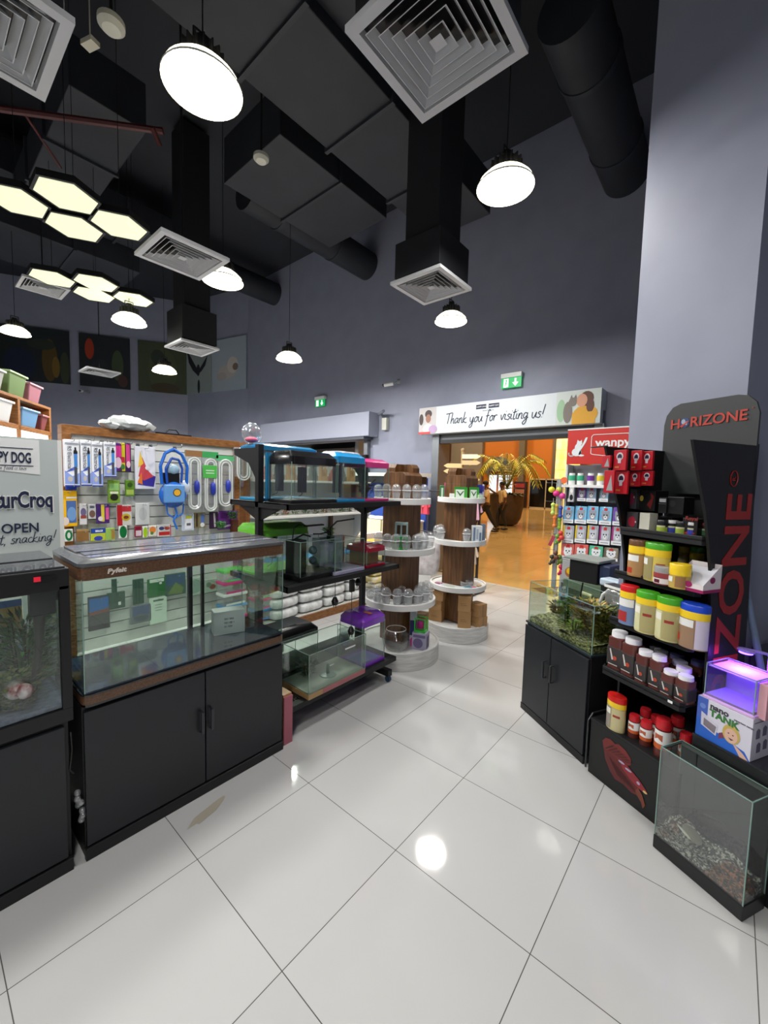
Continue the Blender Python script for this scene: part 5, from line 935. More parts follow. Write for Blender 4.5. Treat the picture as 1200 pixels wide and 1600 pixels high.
for i,(u0,u1,c,n) in enumerate([(888,901,(60,170,130),'first teal'),(901,915,(60,170,130),'second teal'),(917,930,(110,50,150),'violet'),(932,944,(220,200,60),'yellow')]):
    x0=[(-1.401,4.800,1.731)[0],(-1.314,4.800,1.732)[0],(-1.210,4.800,1.733)[0],(-1.115,4.800,1.734)[0]][i]
    t=thing('treat_jar',n+' and white treat bottle on the white shelf','bottle',(x0+.04,4.8,1.646)); MB().cyl((0,0,0),(0,0,.1),.034,.036,16).obj('body',WHT,t,smooth=True); MB().cyl((0,0,.045),(0,0,.1),.0375,.0375,16,False).obj('label',mc(*c,.35),t,smooth=True); MB().cyl((0,0,.1),(0,0,.125),.03,.03,16).obj('cap',WHTG,t,smooth=True)
MB().ell(0,0,.035,.035,-.0,20).obj('price_badge',mc(236,110,60,.4),loc=(-1.41,4.69,1.69),label='round orange badge at the left end of the white shelf',cat='badge')
rows=[('row just under the white shelf',[(-1.389,-1.322,1.455,1.618),(-1.290,-1.205,1.468,1.621),(-1.199,-1.104,1.466,1.624),(-1.073,-0.988,1.472,1.621)],[((200,204,210),(60,60,60)),((96,50,130),(96,50,130)),((130,160,190),(90,120,160)),((140,180,200),(70,110,120))],(150,150,160)),
('blue second row',[(-1.431,-1.316,1.219,1.404),(-1.303,-1.186,1.223,1.412),(-1.179,-1.073,1.233,1.419),(-1.060,-0.944,1.230,1.419),(-0.932,-0.827,1.234,1.420)],[((130,196,232),(100,176,226))]*4+[((110,70,170),(120,80,180))],(150,154,166)),
('yellow-striped third row',[(-1.419,-1.304,0.997,1.190),(-1.291,-1.180,1.012,1.201),(-1.167,-1.060,1.019,1.212),(-1.047,-0.944,1.019,1.216),(-0.932,-0.826,1.027,1.220)],[((170,172,180),(226,196,30))]*3+[((170,172,180),(170,50,130))]*2,(196,200,210)),
('coral fourth row',[(-1.421,-1.293,0.809,0.989),(-1.286,-1.149,0.815,0.998),(-1.136,-1.005,0.850,0.995),(-0.992,-0.861,0.858,0.993)],[((222,110,100),(222,110,100))]*2+[((90,190,150),(90,190,150)),((150,140,120),(110,100,80))],(232,236,240))]
for rn,rects,cols,fc in rows:
    seen={}
    for i,(rc,(a,b)) in enumerate(zip(rects,cols)):
        ordn=['first','second','third','fourth','fifth'][i]; treat(rc,ordn+' pet treat pouch from the left in the '+rn,'treat pouches, '+rn,a,b,fc)
pack('toy_card',(-1.360,-1.314,1.458,1.618),0,'black and white toy mouse card at the gondola top left','pet toy',(200,200,200),[('e',.5,.3,.4,.2,(30,30,34)),('e',.5,.75,.3,.14,(236,236,236))],.02,hookm=False,rz=0).location=((-1.349,4.700,1.457)[0],4.7,(-1.330,4.700,1.458)[2])
c_=(-1.349,-1.188,0.584,0.832); t=pack('toy_card',(0,c_[1]-c_[0],0,c_[3]-c_[2]),0,'grey card with yellow round toy behind the planted corner aquarium','pet toy',(176,178,178),[('e',.5,.5,.3,.22,(170,110,60)),('e',.5,.55,.2,.14,(238,196,40)),('r',.1,.4,.05,.1,(120,120,120))],.02,hookm=False,rz=0); t.location=(c_[0],4.6,c_[2])
# chew toys dangling off the left side of the treats gondola
random.seed(9)
t=thing('toy_rail','grey bracket of hooks on the treats gondola left side','rail',(-1.52,4.8,0)); MB().box(0,.05,.0,.02,.45,1.7).obj('upright',GREY,t)
for z in (1.66,1.45,1.25,1.08,.9): MB().tube([(0.02,0,z),(-.1,-.02,z),(-.11,-.02,z+.012)],.0025,5).obj('hook',STEEL,t)
TY=[(862,765,(226,220,60),'yellow ball toy'),(869,771,(226,50,140),'magenta ball toy'),(879,775,(220,60,150),'pink ball toy'),(873,766,(190,200,60),'lime ball toy'),(864,795,(200,220,110),'pale lime bone toy'),(869,797,(230,190,80),'amber bone toy'),(876,800,(60,80,170),'blue bone toy'),(867,815,(220,120,50),'orange bone toy'),(874,818,(150,190,60),'green bone toy'),(876,837,(220,70,60),'red rope toy'),(871,842,(110,160,60),'green rope toy'),(862,845,(170,60,80),'dangling red tag toy'),(868,868,(110,70,50),'brown plush toy'),(874,874,(100,130,50),'green brown plush toy'),(862,874,(60,54,40),'dark plush toy'),(876,890,(190,30,80),'crimson toy')]
TP=[(-1.553,4.740,1.583),(-1.502,4.740,1.542),(-1.432,4.740,1.516),(-1.489,4.780,1.578),(-1.527,4.740,1.368),(-1.498,4.760,1.355),(-1.442,4.740,1.338),(-1.498,4.740,1.225),(-1.455,4.760,1.206),(-1.427,4.740,1.073),(-1.466,4.760,1.031),(-1.521,4.740,1.005),(-1.470,4.740,0.844),(-1.432,4.760,0.803),(-1.509,4.740,0.794),(-1.406,4.740,0.693)]
for i,((_,_2,c,l),p) in enumerate(zip(TY,TP)):
    t=thing('chew_toy',l+' hanging at the left side of the treats gondola','pet toy',p); m=MB()
    if 'ball' in l: m.sph((0,0,0),.034)
    elif 'bone' in l: m.sph((0,0,.045),.024).sph((0,0,-.045),.024).cyl((0,0,.045),(0,0,-.045),.017)
    elif 'tag' in l: m.T=Matrix.Rotation(R(20),4,'Y'); m.box(-.018,.018,-.004,.004,-.06,.06); m.T=None
    else: m.sph((0,0,.03),.026).sph((.012,0,-.02),.03).sph((-.016,0,-.05),.018)
    m.obj('toy',mc(*c,.4),t,smooth=True); MB().cyl((0,0,.03),(0,0,.12),.0015,.0015,5).obj('string',WHT,t)
# ---------------- right: corner aquarium on dark cabinet ----------------
RC=R(-34.3)
t=thing('aquarium_cabinet','dark two-door cabinet under the planted tank at right','cabinet',(-1.062,2.885,0),RC)
MB().box(0,.615,.0,.33,.04,.64).box(-.004,.62,-.02,.33,0,.045).obj('body',BLKM,t,bevel=.002); cab_doors(t,[(.003,.283),(.289,.612)],.64,.35,(.25,.325),z0=.05)
t=thing('planted_aquarium','rimless planted tank with gravel and plants on the right cabinet','aquarium',(-1.062,2.885,.64),RC)
MB().box(-.006,.62,-.012,.335,0,.014).obj('base_lip',mc(40,50,54,.15,coat=.5),t,bevel=.003); panes(t,.605,.31,.014,.3,GLASSG,.005,.005,.004)
GRV=noise_mat('mossy_gravel',(62,58,34),(196,190,130),70,.8,bump=.8,lo=.4,hi=.7)
g=MB(); nx,ny=26,12; random.seed(6); vs=[(.012+.59*i/nx,.01+.296*j/ny,.05+.02*math.sin(i*.5)+random.uniform(-.006,.006)+.02*j/ny) for j in range(ny+1) for i in range(nx+1)]
g.add(vs,[(j*(nx+1)+i,j*(nx+1)+i+1,(j+1)*(nx+1)+i+1,(j+1)*(nx+1)+i) for j in range(ny) for i in range(nx)]); g.box(.012,.602,.01,.305,.015,.045)
g.obj('gravel',GRV,t,kind='stuff'); MB().box(.012,.6,.01,.3,.25,.2515).obj('water_surface',glass_mat('water',(.86,.9,.8),.16),t); MB().box(.17,.27,.29,.3,.06,.26).obj('back_filter',mc(196,204,160,.4),t)
MB().tube([(.21,.27,.33),(.2,.26,.2),(.19,.25,.1)],.005).obj('air_tube',BLK,t,smooth=True)
def rcp(a,b): c,s=math.cos(RC),math.sin(RC); return (-1.062+c*a-s*b,2.885+s*a+c*b)
for i,(a,b,cols,n,rx,h,l) in enumerate([(.23,.14,[(84,130,40),(110,150,52)],220,.05,.15,'bright green leafy plant left of centre in the planted tank'),(.41,.17,[(170,134,60),(128,124,52),(190,160,80)],650,.13,.19,'wide brownish bushy plant in the planted tank'),(.53,.14,[(160,140,60),(120,124,50)],380,.06,.2,'tall brown-green plant at the tank right side'),(.06,.2,[(90,96,80),(120,124,100)],160,.05,.08,'pale grey green plant at the tank left end'),(.4,.06,[(150,170,60),(120,150,50)],40,.04,.07,'small round-leaved plant at the front glass'),(.33,.24,[(90,84,40),(70,80,34)],160,.06,.12,'dark plant behind the filter box')]):
    x,y=rcp(a,b); bush('aquarium_plant',(x,y,.7),l,'plant',cols,n,rx,rx*.7,h,.045,.018,seed=50+i)
x,y=rcp(.5,.26)
t=thing('clip_filter','plastic-wrapped clip-on lamp and filter at the planted tank corner','filter',(x,y,.9),RC); superbag(.12,.07,.1).obj('plastic_wrap',FOIL,t,smooth=True); MB().box(-.06,.14,-.03,.04,.1,.125).obj('lamp_head',mc(40,44,50,.3),t,bevel=.004); MB().box(-.06,.14,-.034,-.03,.105,.12).obj('white_edge',WHT,t); MB().tube([(-.03,.0,.1),(-.1,.0,.04),(-.12,.0,-.02)],.01).cyl((.07,0,.02),(.14,-.01,.03),.03,.028,14).obj('white_pipe',mc(220,224,226,.2),t,smooth=True); MB().box(.05,.07,0,.02,-.05,.1).obj('arm',mc(90,70,50),t)
t=thing('office_machine','black machine with grey top standing behind the planted tank','machine',(-.93,3.35,.0),R(-15)); MB().box(0,.22,0,.2,.9,1.06).obj('body',mc(14,14,16,.5),t,bevel=.006); MB().box(-.04,.24,-.02,.22,1.06,1.08).obj('top_cover',mc(140,146,140,.4),t,bevel=.004); MB().box(-.03,.3,-.02,.24,.0,.9).obj('stand',mc(96,112,90,.6),t); MB().box(.22,.3,.02,.18,.92,1.05).obj('blue_part',mc(50,60,90,.4),t,bevel=.01)
t=thing('white_packet','white and blue plastic packet behind the clip-on filter','packet',(-.66,3.1,.0),R(-25)); MB().box(0,.14,0,.1,.95,1.0).obj('packet',mc(190,206,220,.3),t,bevel=.01); MB().box(.0,.1,.02,.08,0,.95).obj('stand',BLKM,t)
# ---------------- HORIZONE display stand ----------------
RS=R(-28); SB=(-.525,2.475)
SBLK=mc(13,13,15,.45)
t=thing('product_stand','black curved display stand lettered HORIZONE against the pillar','display stand',SB+(0,),RS)
MB().box(0,.485,.005,.42,0,.31).obj('base',SBLK,t,bevel=.003); MB().box(.0,.485,.005,.42,.31,.32).obj('base_top',mc(22,23,26,.5),t)
MB().tube([(-.012,.0,.02),(-.012,.0,.3),(-.012,.03,.335),(-.012,.2,.335)],.005).obj('wire_guard',mc(70,72,76,.3,.7),t,smooth=True)
prof=[(.40,.32),(.385,.9),(.365,1.3),(.33,1.83),(-.118,1.83),(-.064,1.69),(.004,1.527),(.045,1.387),(.08,1.242),(.097,1.067),(.105,.918),(.105,.32)]
for x in (.07,.488): MB().prismx(prof,x,x+.012).obj('side_panel',mc(9,9,11,.5),t)
MB().box(.082,.488,.36,.372,.32,1.84).obj('back_panel',mc(20,21,22,.6),t)
hp=[(.07,1.6),(.5,1.6),(.5,1.98),(.485,2.03),(.45,2.065),(.41,2.075),(.15,2.075),(.11,2.06),(.08,2.02),(.07,1.97)]
MB().prismy(hp,.325,.337).obj('header_board',mc(44,48,48,.5),t)
shy={.65:(-.025,.36),.925:(.0,.36),1.175:(.015,.36),1.405:(.035,.36)}
for z,(a,b) in shy.items():
    MB().prism([(.06,a+.03),(.075,a),(.475,a),(.487,a+.02),(.487,b),(.083,b),(.083,a+.06),(.06,a+.05)],z-.012,z).prism([(.06,a+.03),(.075,a),(.475,a),(.487,a+.02),(.487,a+.028),(.47,a+.008),(.08,a+.008),(.066,a+.034)],z-.03,z+.012).obj('shelf',mc(19,20,23,.5),t,bevel=.002)
RED=mc(176,50,34,.5); REDD=mc(150,30,24,.5)
text('H',.07,(.105,.321,1.945),(1,0,.02),(0,0,1),RED,t,bold=.0012,name='header_lettering',sx=1.05); text('RIZONE',.07,(.205,.321,1.948),(1,0,.02),(0,0,1),RED,t,bold=.0012,name='header_lettering',sx=1.0)
g=MB(); g.mat(0).ell(.178,1.972,.024,.026,.3225,20).mat(1).ell(.172,1.978,.01,.013,.321).ell(.187,1.968,.006,.01,.321).mat(2).face([(.155,.3205,1.955),(.165,.3205,1.948),(.2,.3205,1.975),(.196,.3205,1.98)]); g.obj('globe_emblem',[mc(40,60,110),mc(150,160,180),RED],t)
text('R',.012,(.471,.321,2.0),(1,0,0),(0,0,1),RED,t,name='registered_mark')
for i in (1.5,1.565): MB().sph((.2,.32,i),.004,None,None,8,6).obj('screw',STEEL,t)
# vertical lettering on the right side panel (outer face looks to local +x, text reads upward)
text('HORIZONE',.25,(.5012,.32,1.613),(0,0,1),(0,-1,0),REDD,t,bold=.005,sx=1.08,name='side_lettering',align='RIGHT') 
k=MB(); 
for i in range(24): a=2*PI*i/24; b_=2*PI*(i+1)/24; k.cyl((.502,.178+.026*math.cos(a),1.676+.034*math.sin(a)),(.502,.178+.026*math.cos(b_),1.676+.034*math.sin(b_)),.0022,.0022,5)
k.obj('registered_ring',REDD,t); text('R',.034,(.502,.19,1.664),(0,0,1),(0,-1,0),REDD,t,name='registered_mark')
# betta fish graphic on the base front
k=MB(); y=.0035; k.T=Matrix(((1.6,0,0,-.078),(0,1,0,0),(0,0,1,0),(0,0,0,1)))
def blob(pts,m): k.mat(m).face([(a,y-m*.0004,b) for a,b in pts])
blob([(.1,.235),(.112,.262),(.13,.272),(.148,.262),(.16,.274),(.185,.266),(.205,.24),(.207,.21),(.19,.185),(.16,.17),(.13,.175),(.106,.2)],0)
blob([(.106,.2),(.16,.19),(.2,.175),(.235,.14),(.24,.11),(.245,.085),(.215,.07),(.185,.082),(.155,.075),(.135,.1),(.115,.145)],1)
blob([(.165,.2),(.2,.19),(.235,.165),(.262,.135),(.268,.122),(.255,.118),(.235,.12),(.205,.135),(.18,.16)],2)
blob([(.235,.12),(.25,.1),(.262,.06),(.255,.035),(.248,.06),(.225,.09)],3)
for i in range(7): k.mat(4).face([(.112+i*.012,y-.003,.205),(.116+i*.012,y-.003,.206),(.145+i*.012,y-.003,.25-.004*i),(.14+i*.012,y-.003,.25-.004*i)])
for i in range(6): k.mat(4).face([(.13+i*.014,y-.003,.17-.01*i),(.134+i*.014,y-.003,.172-.01*i),(.17+i*.012,y-.003,.105-.003*i),(.166+i*.012,y-.003,.103-.003*i)])
k.mat(5).ell(.258,.124,.007,.006,y-.002).mat(6).ell(.235,.145,.006,.008,y-.002,8).ell(.2,.175,.012,.006,y-.002,8).ell(.175,.19,.012,.006,y-.002,8)
k.obj('fish_graphic',[mc(112,36,34),mc(96,32,32),mc(140,40,48),mc(120,60,44),mc(66,26,30),mc(210,190,120),mc(170,160,190)],t)
def sl(s,n): v=SP(s,n); return (v[0],v[1])
def can(s,n,z,rx,ry,h,lidc,bodyc,lab,label,lh=.03,cat='fish food tub',name='food_tub',ring=(236,196,40)):
    x,y=sl(s,n); t=thing(name,label,cat,(x,y,z),RS); MB().lathe((0,0,0),[(1,.0),(1,h-lh)],28,rx,ry).obj('body',mc(*bodyc,.35),t,smooth=True)
    m=MB(); m.lathe((0,0,h-lh),[(1.03,0),(1.03,lh*.85),(.97,lh),(0,lh)],28,rx,ry); m.obj('lid',mc(*lidc,.3),t,smooth=True)
    for i,(a0,a1,b0,b1,c) in enumerate(lab): # angular label patches (deg from front, fraction of height)
        m=MB(); P=[]; k=1.03+.006*i; N=14
        for q in range(N+1): a=R(-90+a0+(a1-a0)*q/N); P.append((rx*k*math.cos(a),ry*k*math.sin(a)))
        hb=h-lh; m.add([(px,py,hb*b0) for px,py in P]+[(px,py,hb*b1) for px,py in P],[(q,q+1,N+1+q+1,N+1+q) for q in range(N)]); m.obj('label',mc(*c,.4),t,smooth=True)
    return t
YEL=(236,200,40)
LB=lambda c1,c2:[(-80,100,.82,1,YEL),(-75,-5,.05,.8,c1),(-60,-8,.55,.74,(228,226,214)),(0,80,.05,.8,c2),(8,50,.5,.58,(150,50,40))]
a=(0.178,-0.026); can(a[0],a[1]+.03,.926,.045,.035,.2,(196,30,34),(110,130,170),[(-80,100,.8,1,YEL),(-75,60,.55,.78,(224,224,224)),(-60,20,.1,.4,(170,50,50))],'red-lidded fish food tub at the left of third shelf')
a=(0.291,-0.053); can(a[0],a[1]+.035,.926,.052,.04,.2,(70,160,36),(196,186,130),LB((206,204,160),(170,160,110)),'left green-lidded tub on the third shelf')
a=(0.393,-0.051); can(a[0],a[1]+.035,.926,.052,.04,.2,(70,160,36),(196,186,130),LB((206,204,160),(170,160,110)),'right green-lidded tub on the third shelf')
a=(0.492,-0.027); can(a[0],a[1]+.03,.926,.058,.042,.195,(30,70,190),(150,120,100),[(-80,100,.8,1,YEL),(-70,25,.05,.62,(150,120,96)),(-60,20,.58,.78,(226,226,224)),(28,90,.03,.8,(200,190,214)),(-62,-35,.15,.35,(190,60,40))],'blue-lidded fish food tub at the right of third shelf')
a=(0.186,-0.001); can(a[0],a[1]+.035,1.176,.045,.036,.185,(100,66,40),(160,120,70),[(-80,100,.76,1,YEL),(-70,70,.05,.7,(170,130,84)),(-45,35,.5,.7,(230,230,226)),(-50,0,.1,.28,(180,60,40))],'brown-lidded yellow tub at the left of second shelf')
a=(0.293,-0.014); can(a[0],a[1]+.04,1.176,.058,.042,.185,(70,160,36),(180,160,90),[(-80,100,.78,1,YEL),(-75,5,.05,.75,(150,140,96)),(-70,-20,.5,.7,(230,230,226)),(8,90,.03,.78,(214,190,90)),(20,60,.5,.58,(150,50,40))],'large green-lidded tub on the second shelf')
a=(0.236,0.189); can(a[0],a[1]+.12,1.176,.024,.024,.15,YEL,(190,170,110),[(-80,60,.2,.7,(214,206,160))],'slim yellow-lidded tube at the back of second shelf')
a=(0.307,0.183); can(a[0],a[1]+.12,1.176,.034,.03,.16,(80,160,50),(170,160,100),[(-80,80,.75,1,YEL),(-60,30,.35,.65,(226,222,200))],'smaller green-lidded tub at the back of second shelf')
a=(0.350,-0.039); can(a[0],a[1]+.03,1.176,.04,.036,.085,(150,150,150),(120,40,50),[(-80,100,.6,1,(150,60,60)),(-60,70,.1,.55,(222,214,210)),(-30,10,.15,.45,(90,30,50))],'grey-lidded low jar in front on second shelf')
a=(0.421,-0.040); can(a[0],a[1]+.035,1.176,.042,.038,.11,YEL,(190,160,80),[(-80,100,.75,1,YEL),(-60,-10,.35,.65,(230,230,226)),(5,60,.1,.7,(150,110,70))],'yellow-lidded low jar beside the grey-lidded jar')
a=(0.123,0.007); can(a[0]+.0,a[1]+.035,.321,.05,.035,.185,(196,30,26),(196,184,130),LB((150,140,130),(196,186,140)),'red-lidded yellow tub at the left on the stand base')
# white slanted box with purple hearts
x,y=sl((0.494,-0.021)[0]-.025,(0.494,-0.021)[1]+.06); t=thing('counter_box','white and magenta open counter display box on second shelf','box',(x,y,1.176),RS)
MB().add([(-.065,-.06,0),(.06,-.06,0),(.06,.06,0),(-.065,.06,0),(-.065,-.06,.035),(.06,-.06,.035),(.06,.06,.12),(-.065,.06,.12)],[(0,3,2,1),(0,1,5,4),(1,2,6,5),(2,3,7,6),(3,0,4,7)]).obj('tray',mc(222,214,214,.5),t); MB().face([(-.06,-.04,.03),(.055,-.04,.03),(.055,.05,.1),(-.06,.05,.1)]).obj('contents',mc(206,206,214,.5),t)
MB().rect(-.066,.061,0,.014,-.061).add([(.061,-.06,0),(.061,.06,0),(.061,.06,.014),(.061,-.06,.014)],[(0,1,2,3)]).ell(-.0,.03,.016,.014,-.0612).obj('magenta_band',mc(150,24,90),t); MB().sph((.061,0,.055),.001,.018,.014).obj('heart_print',mc(140,30,90),t)
# square jars with white lids
def sqjar(s,n,z,w,h,label,group,lid=(236,236,240)):
    x,y=sl(s,n); t=thing('pellet_jar',label,'pellet jar',(x,y,z),RS+R(random.uniform(-6,6)),group); hb=h*.83
    MB().prism(rr(-w/2,w/2,-w/2,w/2,w*.2),0,hb).add([(px,py,hb) for px,py in rr(-w/2,w/2,-w/2,w/2,w*.2)]+[(w*.43*math.cos(2*PI*i/24+R(2)),w*.43*math.sin(2*PI*i/24+R(2)),hb*1.05) for i in range(24)],[(i,(i+1)%24,24+(i+1)%24,24+i) for i in range(24)]).obj('jar',mc(96,54,50,.2),t,smooth=True)
    MB().cyl((0,0,hb*1.03),(0,0,h),w*.48,w*.465,26).obj('lid',mc(*lid,.4),t,smooth=True)
    MB().box(-w/2-.0008,w/2+.0008,-w/2-.0008,w/2+.0008,hb*.08,hb*.72).obj('label',mc(58,54,54,.4),t,bevel=.006); f=MB().mat(0).face([(-w*.3,-w/2-.002,hb*.62),(-w*.22,-w/2-.002,hb*.64),(0,-w/2-.002,hb*.3),(-w*.12,-w/2-.002,hb*.28)]).mat(1).ell(w*.1,hb*.36,w*.14,hb*.07,-w/2-.0024).mat(0).rect(-w*.35,w*.3,hb*.12,hb*.15,-w/2-.002); f.obj('fish_print',[mc(206,200,196),mc(180,70,50)],t)
JG='square pellet jars with white lids'
for (s_,n_),w_,h_,l in [((0.101,0.016),.08,.2,'leftmost tall'),((0.184,0.012),.08,.195,'second tall'),((0.266,-0.000),.065,.165,'third, medium'),((0.329,0.009),.065,.165,'fourth, medium'),((0.395,-0.002),.062,.12,'fifth, short'),((0.457,0.005),.064,.122,'rightmost front short')]:
    sqjar(s_,n_+w_*.5,.651,w_,h_,l+' pellet jar with white lid in front row of fourth shelf',JG)
for s_,n_,l,c in [(.2,.2,'behind the third jar',(120,120,124)),(.25,.17,'behind the fourth jar',(190,190,196)),(.31,.2,'deepest in the shelf corner',(110,110,160)),(.37,.13,'behind the fifth jar',(180,180,210)),(.42,.08,'behind the rightmost front jar',(220,220,226)),(.4,.22,'at the very back right',(90,90,150))]: sqjar(s_,n_,.651,.066,.14,'pellet jar standing '+l,JG,c)  # white lids of back jars coloured darker and violet, as shaded and lamp-lit
MB().rect(0,.022,0,.012,0).obj('price_tag',WHT,loc=sl(.425,-.027)+(.642,),rz=RS,label='tiny white price tag on the fourth shelf edge',cat='price tag')
# red-lid jars on base
def rjar(s,n,r,h,label,col=(196,90,40)):
    x,y=sl(s,n); t=thing('food_jar',label,'food jar',(x,y,.321),RS,'red-capped food jars'); MB().cyl((0,0,0),(0,0,h*.72),r,r,22).obj('jar',mc(92,40,32,.15),t,smooth=True); MB().cyl((0,0,h*.3),(0,0,h*.7),r*1.015,r*1.015,22,False).obj('label',WHT,t,smooth=True); MB().cyl((0,0,h*.22),(0,0,h*.36),r*1.02,r*1.02,22,False).obj('label_band',mc(*col,.4),t,smooth=True)
    MB().lathe((0,0,h*.73),[(r*.95,0),(r*.95,h*.2),(r*.85,h*.26),(0,h*.27)],22).obj('cap',mc(190,36,44,.25),t,smooth=True); b=MB()
    for i in range(7): a=R(-120+i*9); a2=R(-120+(i+1)*9); b.add([(r*1.03*math.cos(a),r*1.03*math.sin(a),h*(.5-.02*abs(i-3))),(r*1.03*math.cos(a2),r*1.03*math.sin(a2),h*(.5-.02*abs(i-2.5))),(r*1.03*math.cos(a2),r*1.03*math.sin(a2),h*.6),(r*1.03*math.cos(a),r*1.03*math.sin(a),h*.6)],[(0,1,2,3)])
    b.obj('picture',mc(180,90,60),t)
for (s_,n_),r_,h_,l in [((0.206,0.044),.026,.12,'left short'),((0.272,0.042),.027,.125,'second short'),((0.360,0.028),.034,.19,'tallest front'),((0.345,0.159),.032,.165,'front right')]: rjar(s_,n_+r_,r_,h_,l+' red-capped food jar on the stand base')
for s_,n_,l in [(.215,.14,'behind the left short jar'),(.28,.13,'behind the second short jar'),(.34,.12,'behind the tallest jar'),(.43,.12,'at the far right back')]: rjar(s_,n_,.027,.145,'red-capped food jar '+l)
# top shelf things
def sbox(rct,n,label,base,deco=(),d=.04,name='product_box',cat='box'):
    s0,s1,z0,z1=rct; x,y=sl(s0,n); t=pack(name,(0,s1-s0,0,z1-z0),0,label,cat,base,deco,d,rz=RS,hookm=False,bev=.002); t.location=(x,y,z0); return t
def R_(r,z): return (r[0],r[1],z,z+(r[3]-r[2]))
T1=1.406
sbox(R_((0.085,0.146,1.409,1.500),T1),.085,'lower red and grey blister pack at left of top shelf',(60,56,58),[('e',.5,.45,.35,.3,(150,30,50)),('r',.8,.9,.4,.5,(210,200,200))],name='blister_pack',cat='blister pack')
sbox(R_((0.057,0.116,1.509,1.614),T1+.106),.105,'upper dark pink blister pack at left of top shelf',(56,54,58),[('e',.5,.5,.35,.3,(120,30,60)),('r',.75,.85,.55,.65,(200,200,200))],name='blister_pack',cat='blister pack')
sbox(R_((0.175,0.228,1.407,1.500),T1),.07,'plain off-white carton on the top shelf',(200,198,184),[],.06)
sbox(R_((0.097,0.200,1.507,1.614),T1+.1),.16,'black box with yellow badge and red fish on top shelf',(18,16,18),[('e',.3,.6,.1,.14,(190,170,60)),('p',[(.75,.9),(.95,.7),(.8,.1),(.6,.3),(.8,.6)],(120,24,24))],.1)
sbox(R_((0.083,0.264,1.428,1.501),T1),.21,'wide black box lying under the badge box',(16,15,17),[('e',.75,.5,.06,.3,(150,140,70)),('p',[(.4,.3),(.6,.7),(.7,.3)],(120,24,24))],.12)
sbox(R_((0.225,0.266,1.511,1.590),T1+.095),.13,'small black box with white label on the top shelf',(18,18,20),[('r',.1,.9,.7,.92,(170,172,176)),('r',.05,.95,.58,.62,(90,90,92))],.06)
sbox(R_((0.265,0.340,1.515,1.599),T1+.095),.15,'plain black box stacked right of the labelled box',(14,14,16),[('e',.3,.6,.2,.2,(34,34,36)),('r',0,1,.95,1,(80,80,82))],.08)
t=sbox(R_((0.360,0.426,1.471,1.554),T1),.11,'black box with red fish and Royal lettering near shelf right end',(26,20,22),[('p',[(.1,.15),(.5,.3),(.9,.2),(.6,.05)],(150,40,36))],.06); text('Royal',.025,(.012,-.032,.075),(1,0,0),(0,0,1),mc(160,50,44),t,name='print_lettering')
for i,(u,lc,bc,l) in enumerate([(1029,(30,30,32),(150,170,60),'yellow-green label, first'),(1044,(200,200,200),(50,60,150),'blue label, second'),(1059,(30,30,32),(140,160,60),'lime label, third'),(1077,(190,190,190),(50,60,160),'blue label, fourth'),(1096,(120,30,30),(60,110,70),'green label, fifth')]):
    a=[(0.275,0.045),(0.303,0.072),(0.350,0.068),(0.397,0.076),(0.426,0.114)][i]
    can(a[0],a[1]+.025,T1,.024,.024,.065,lc,(20,22,24),[(-90,90,.15,.6,bc),(-70,60,.6,.75,(190,190,150))],'tiny black jar with '+l+' from left on top shelf',.014,'tiny jar','tiny_jar')
a=(0.047,0.784); x,y=sl(a[0]-.01,a[1]+.05); t=thing('feed_bottle','orange and yellow bottle on a red jar at top shelf right','bottle',(x,y,T1),RS); MB().cyl((0,0,0),(0,0,.03),.024,.024,18).obj('red_jar',mc(150,26,30,.3),t,smooth=True); MB().cyl((0,0,.03),(0,0,.12),.02,.017,18).obj('body',mc(220,180,120,.3),t,smooth=True); MB().cyl((0,0,.12),(0,0,.15),.018,.016,18).obj('cap',mc(214,70,30,.3),t,smooth=True)
MB().rect(-.008,.008,.06,.1,-.0205).obj('print',mc(60,40,40),t)
x,y=sl(.445,.17); t=thing('spray_bottle','small dark bottle with lime band behind the orange bottle','bottle',(x,y,T1),RS); MB().box(-.03,.03,-.03,.03,0,.11).obj('carton',mc(18,18,20),t); MB().lathe((0,0,.11),[(.02,0),(.022,.04),(.012,.055),(.012,.07),(0,.072)],18).obj('bottle',mc(24,30,30,.3),t,smooth=True); MB().cyl((0,0,.14),(0,0,.148),.0225,.0225,18).obj('band',mc(130,150,60),t,smooth=True)
# red pouches hanging at the stand's upper left
RP=[('e',.5,.68,.26,.2,(200,190,196)),('e',.5,.66,.18,.14,(40,36,60)),('r',.38,.62,.35,.6,(190,180,190)),('r',.15,.5,.12,.2,(190,110,50))]
for i,(rc,n_,l) in enumerate([((0.106,0.177,1.709,1.811),-.08,'upper left'),((0.106,0.177,1.591,1.707),-.06,'lower left'),((0.140,0.198,1.711,1.811),.0,'upper middle'),((0.128,0.180,1.631,1.706),.02,'lower middle'),((0.183,0.239,1.714,1.806),.02,'upper right'),((0.180,0.239,1.636,1.709),.03,'lower right')]):
    sbox(rc,n_,l+' red hanging pouch with dark fish on the stand',(176,22,36),RP,.014,'red_pouch','pouch')
for i,(rc,l) in enumerate([((0.056,0.105,1.722,1.785),'upper'),((0.075,0.134,1.595,1.709),'lower')]): sbox(rc,-.1,l+' red pouch sticking out left of the stand panel',(176,20,36),[('p',[(.3,.1),(.9,.1),(.7,.8)],(150,150,150))],.014,'red_pouch','pouch')
t=thing('pouch_rail','thin black rod holding the red pouches','rail',sl(.0,-.09)+(1.8,),RS); MB().cyl((-.03,0,.035),(.07,0,.035),.004).obj('rod',BLK,t)
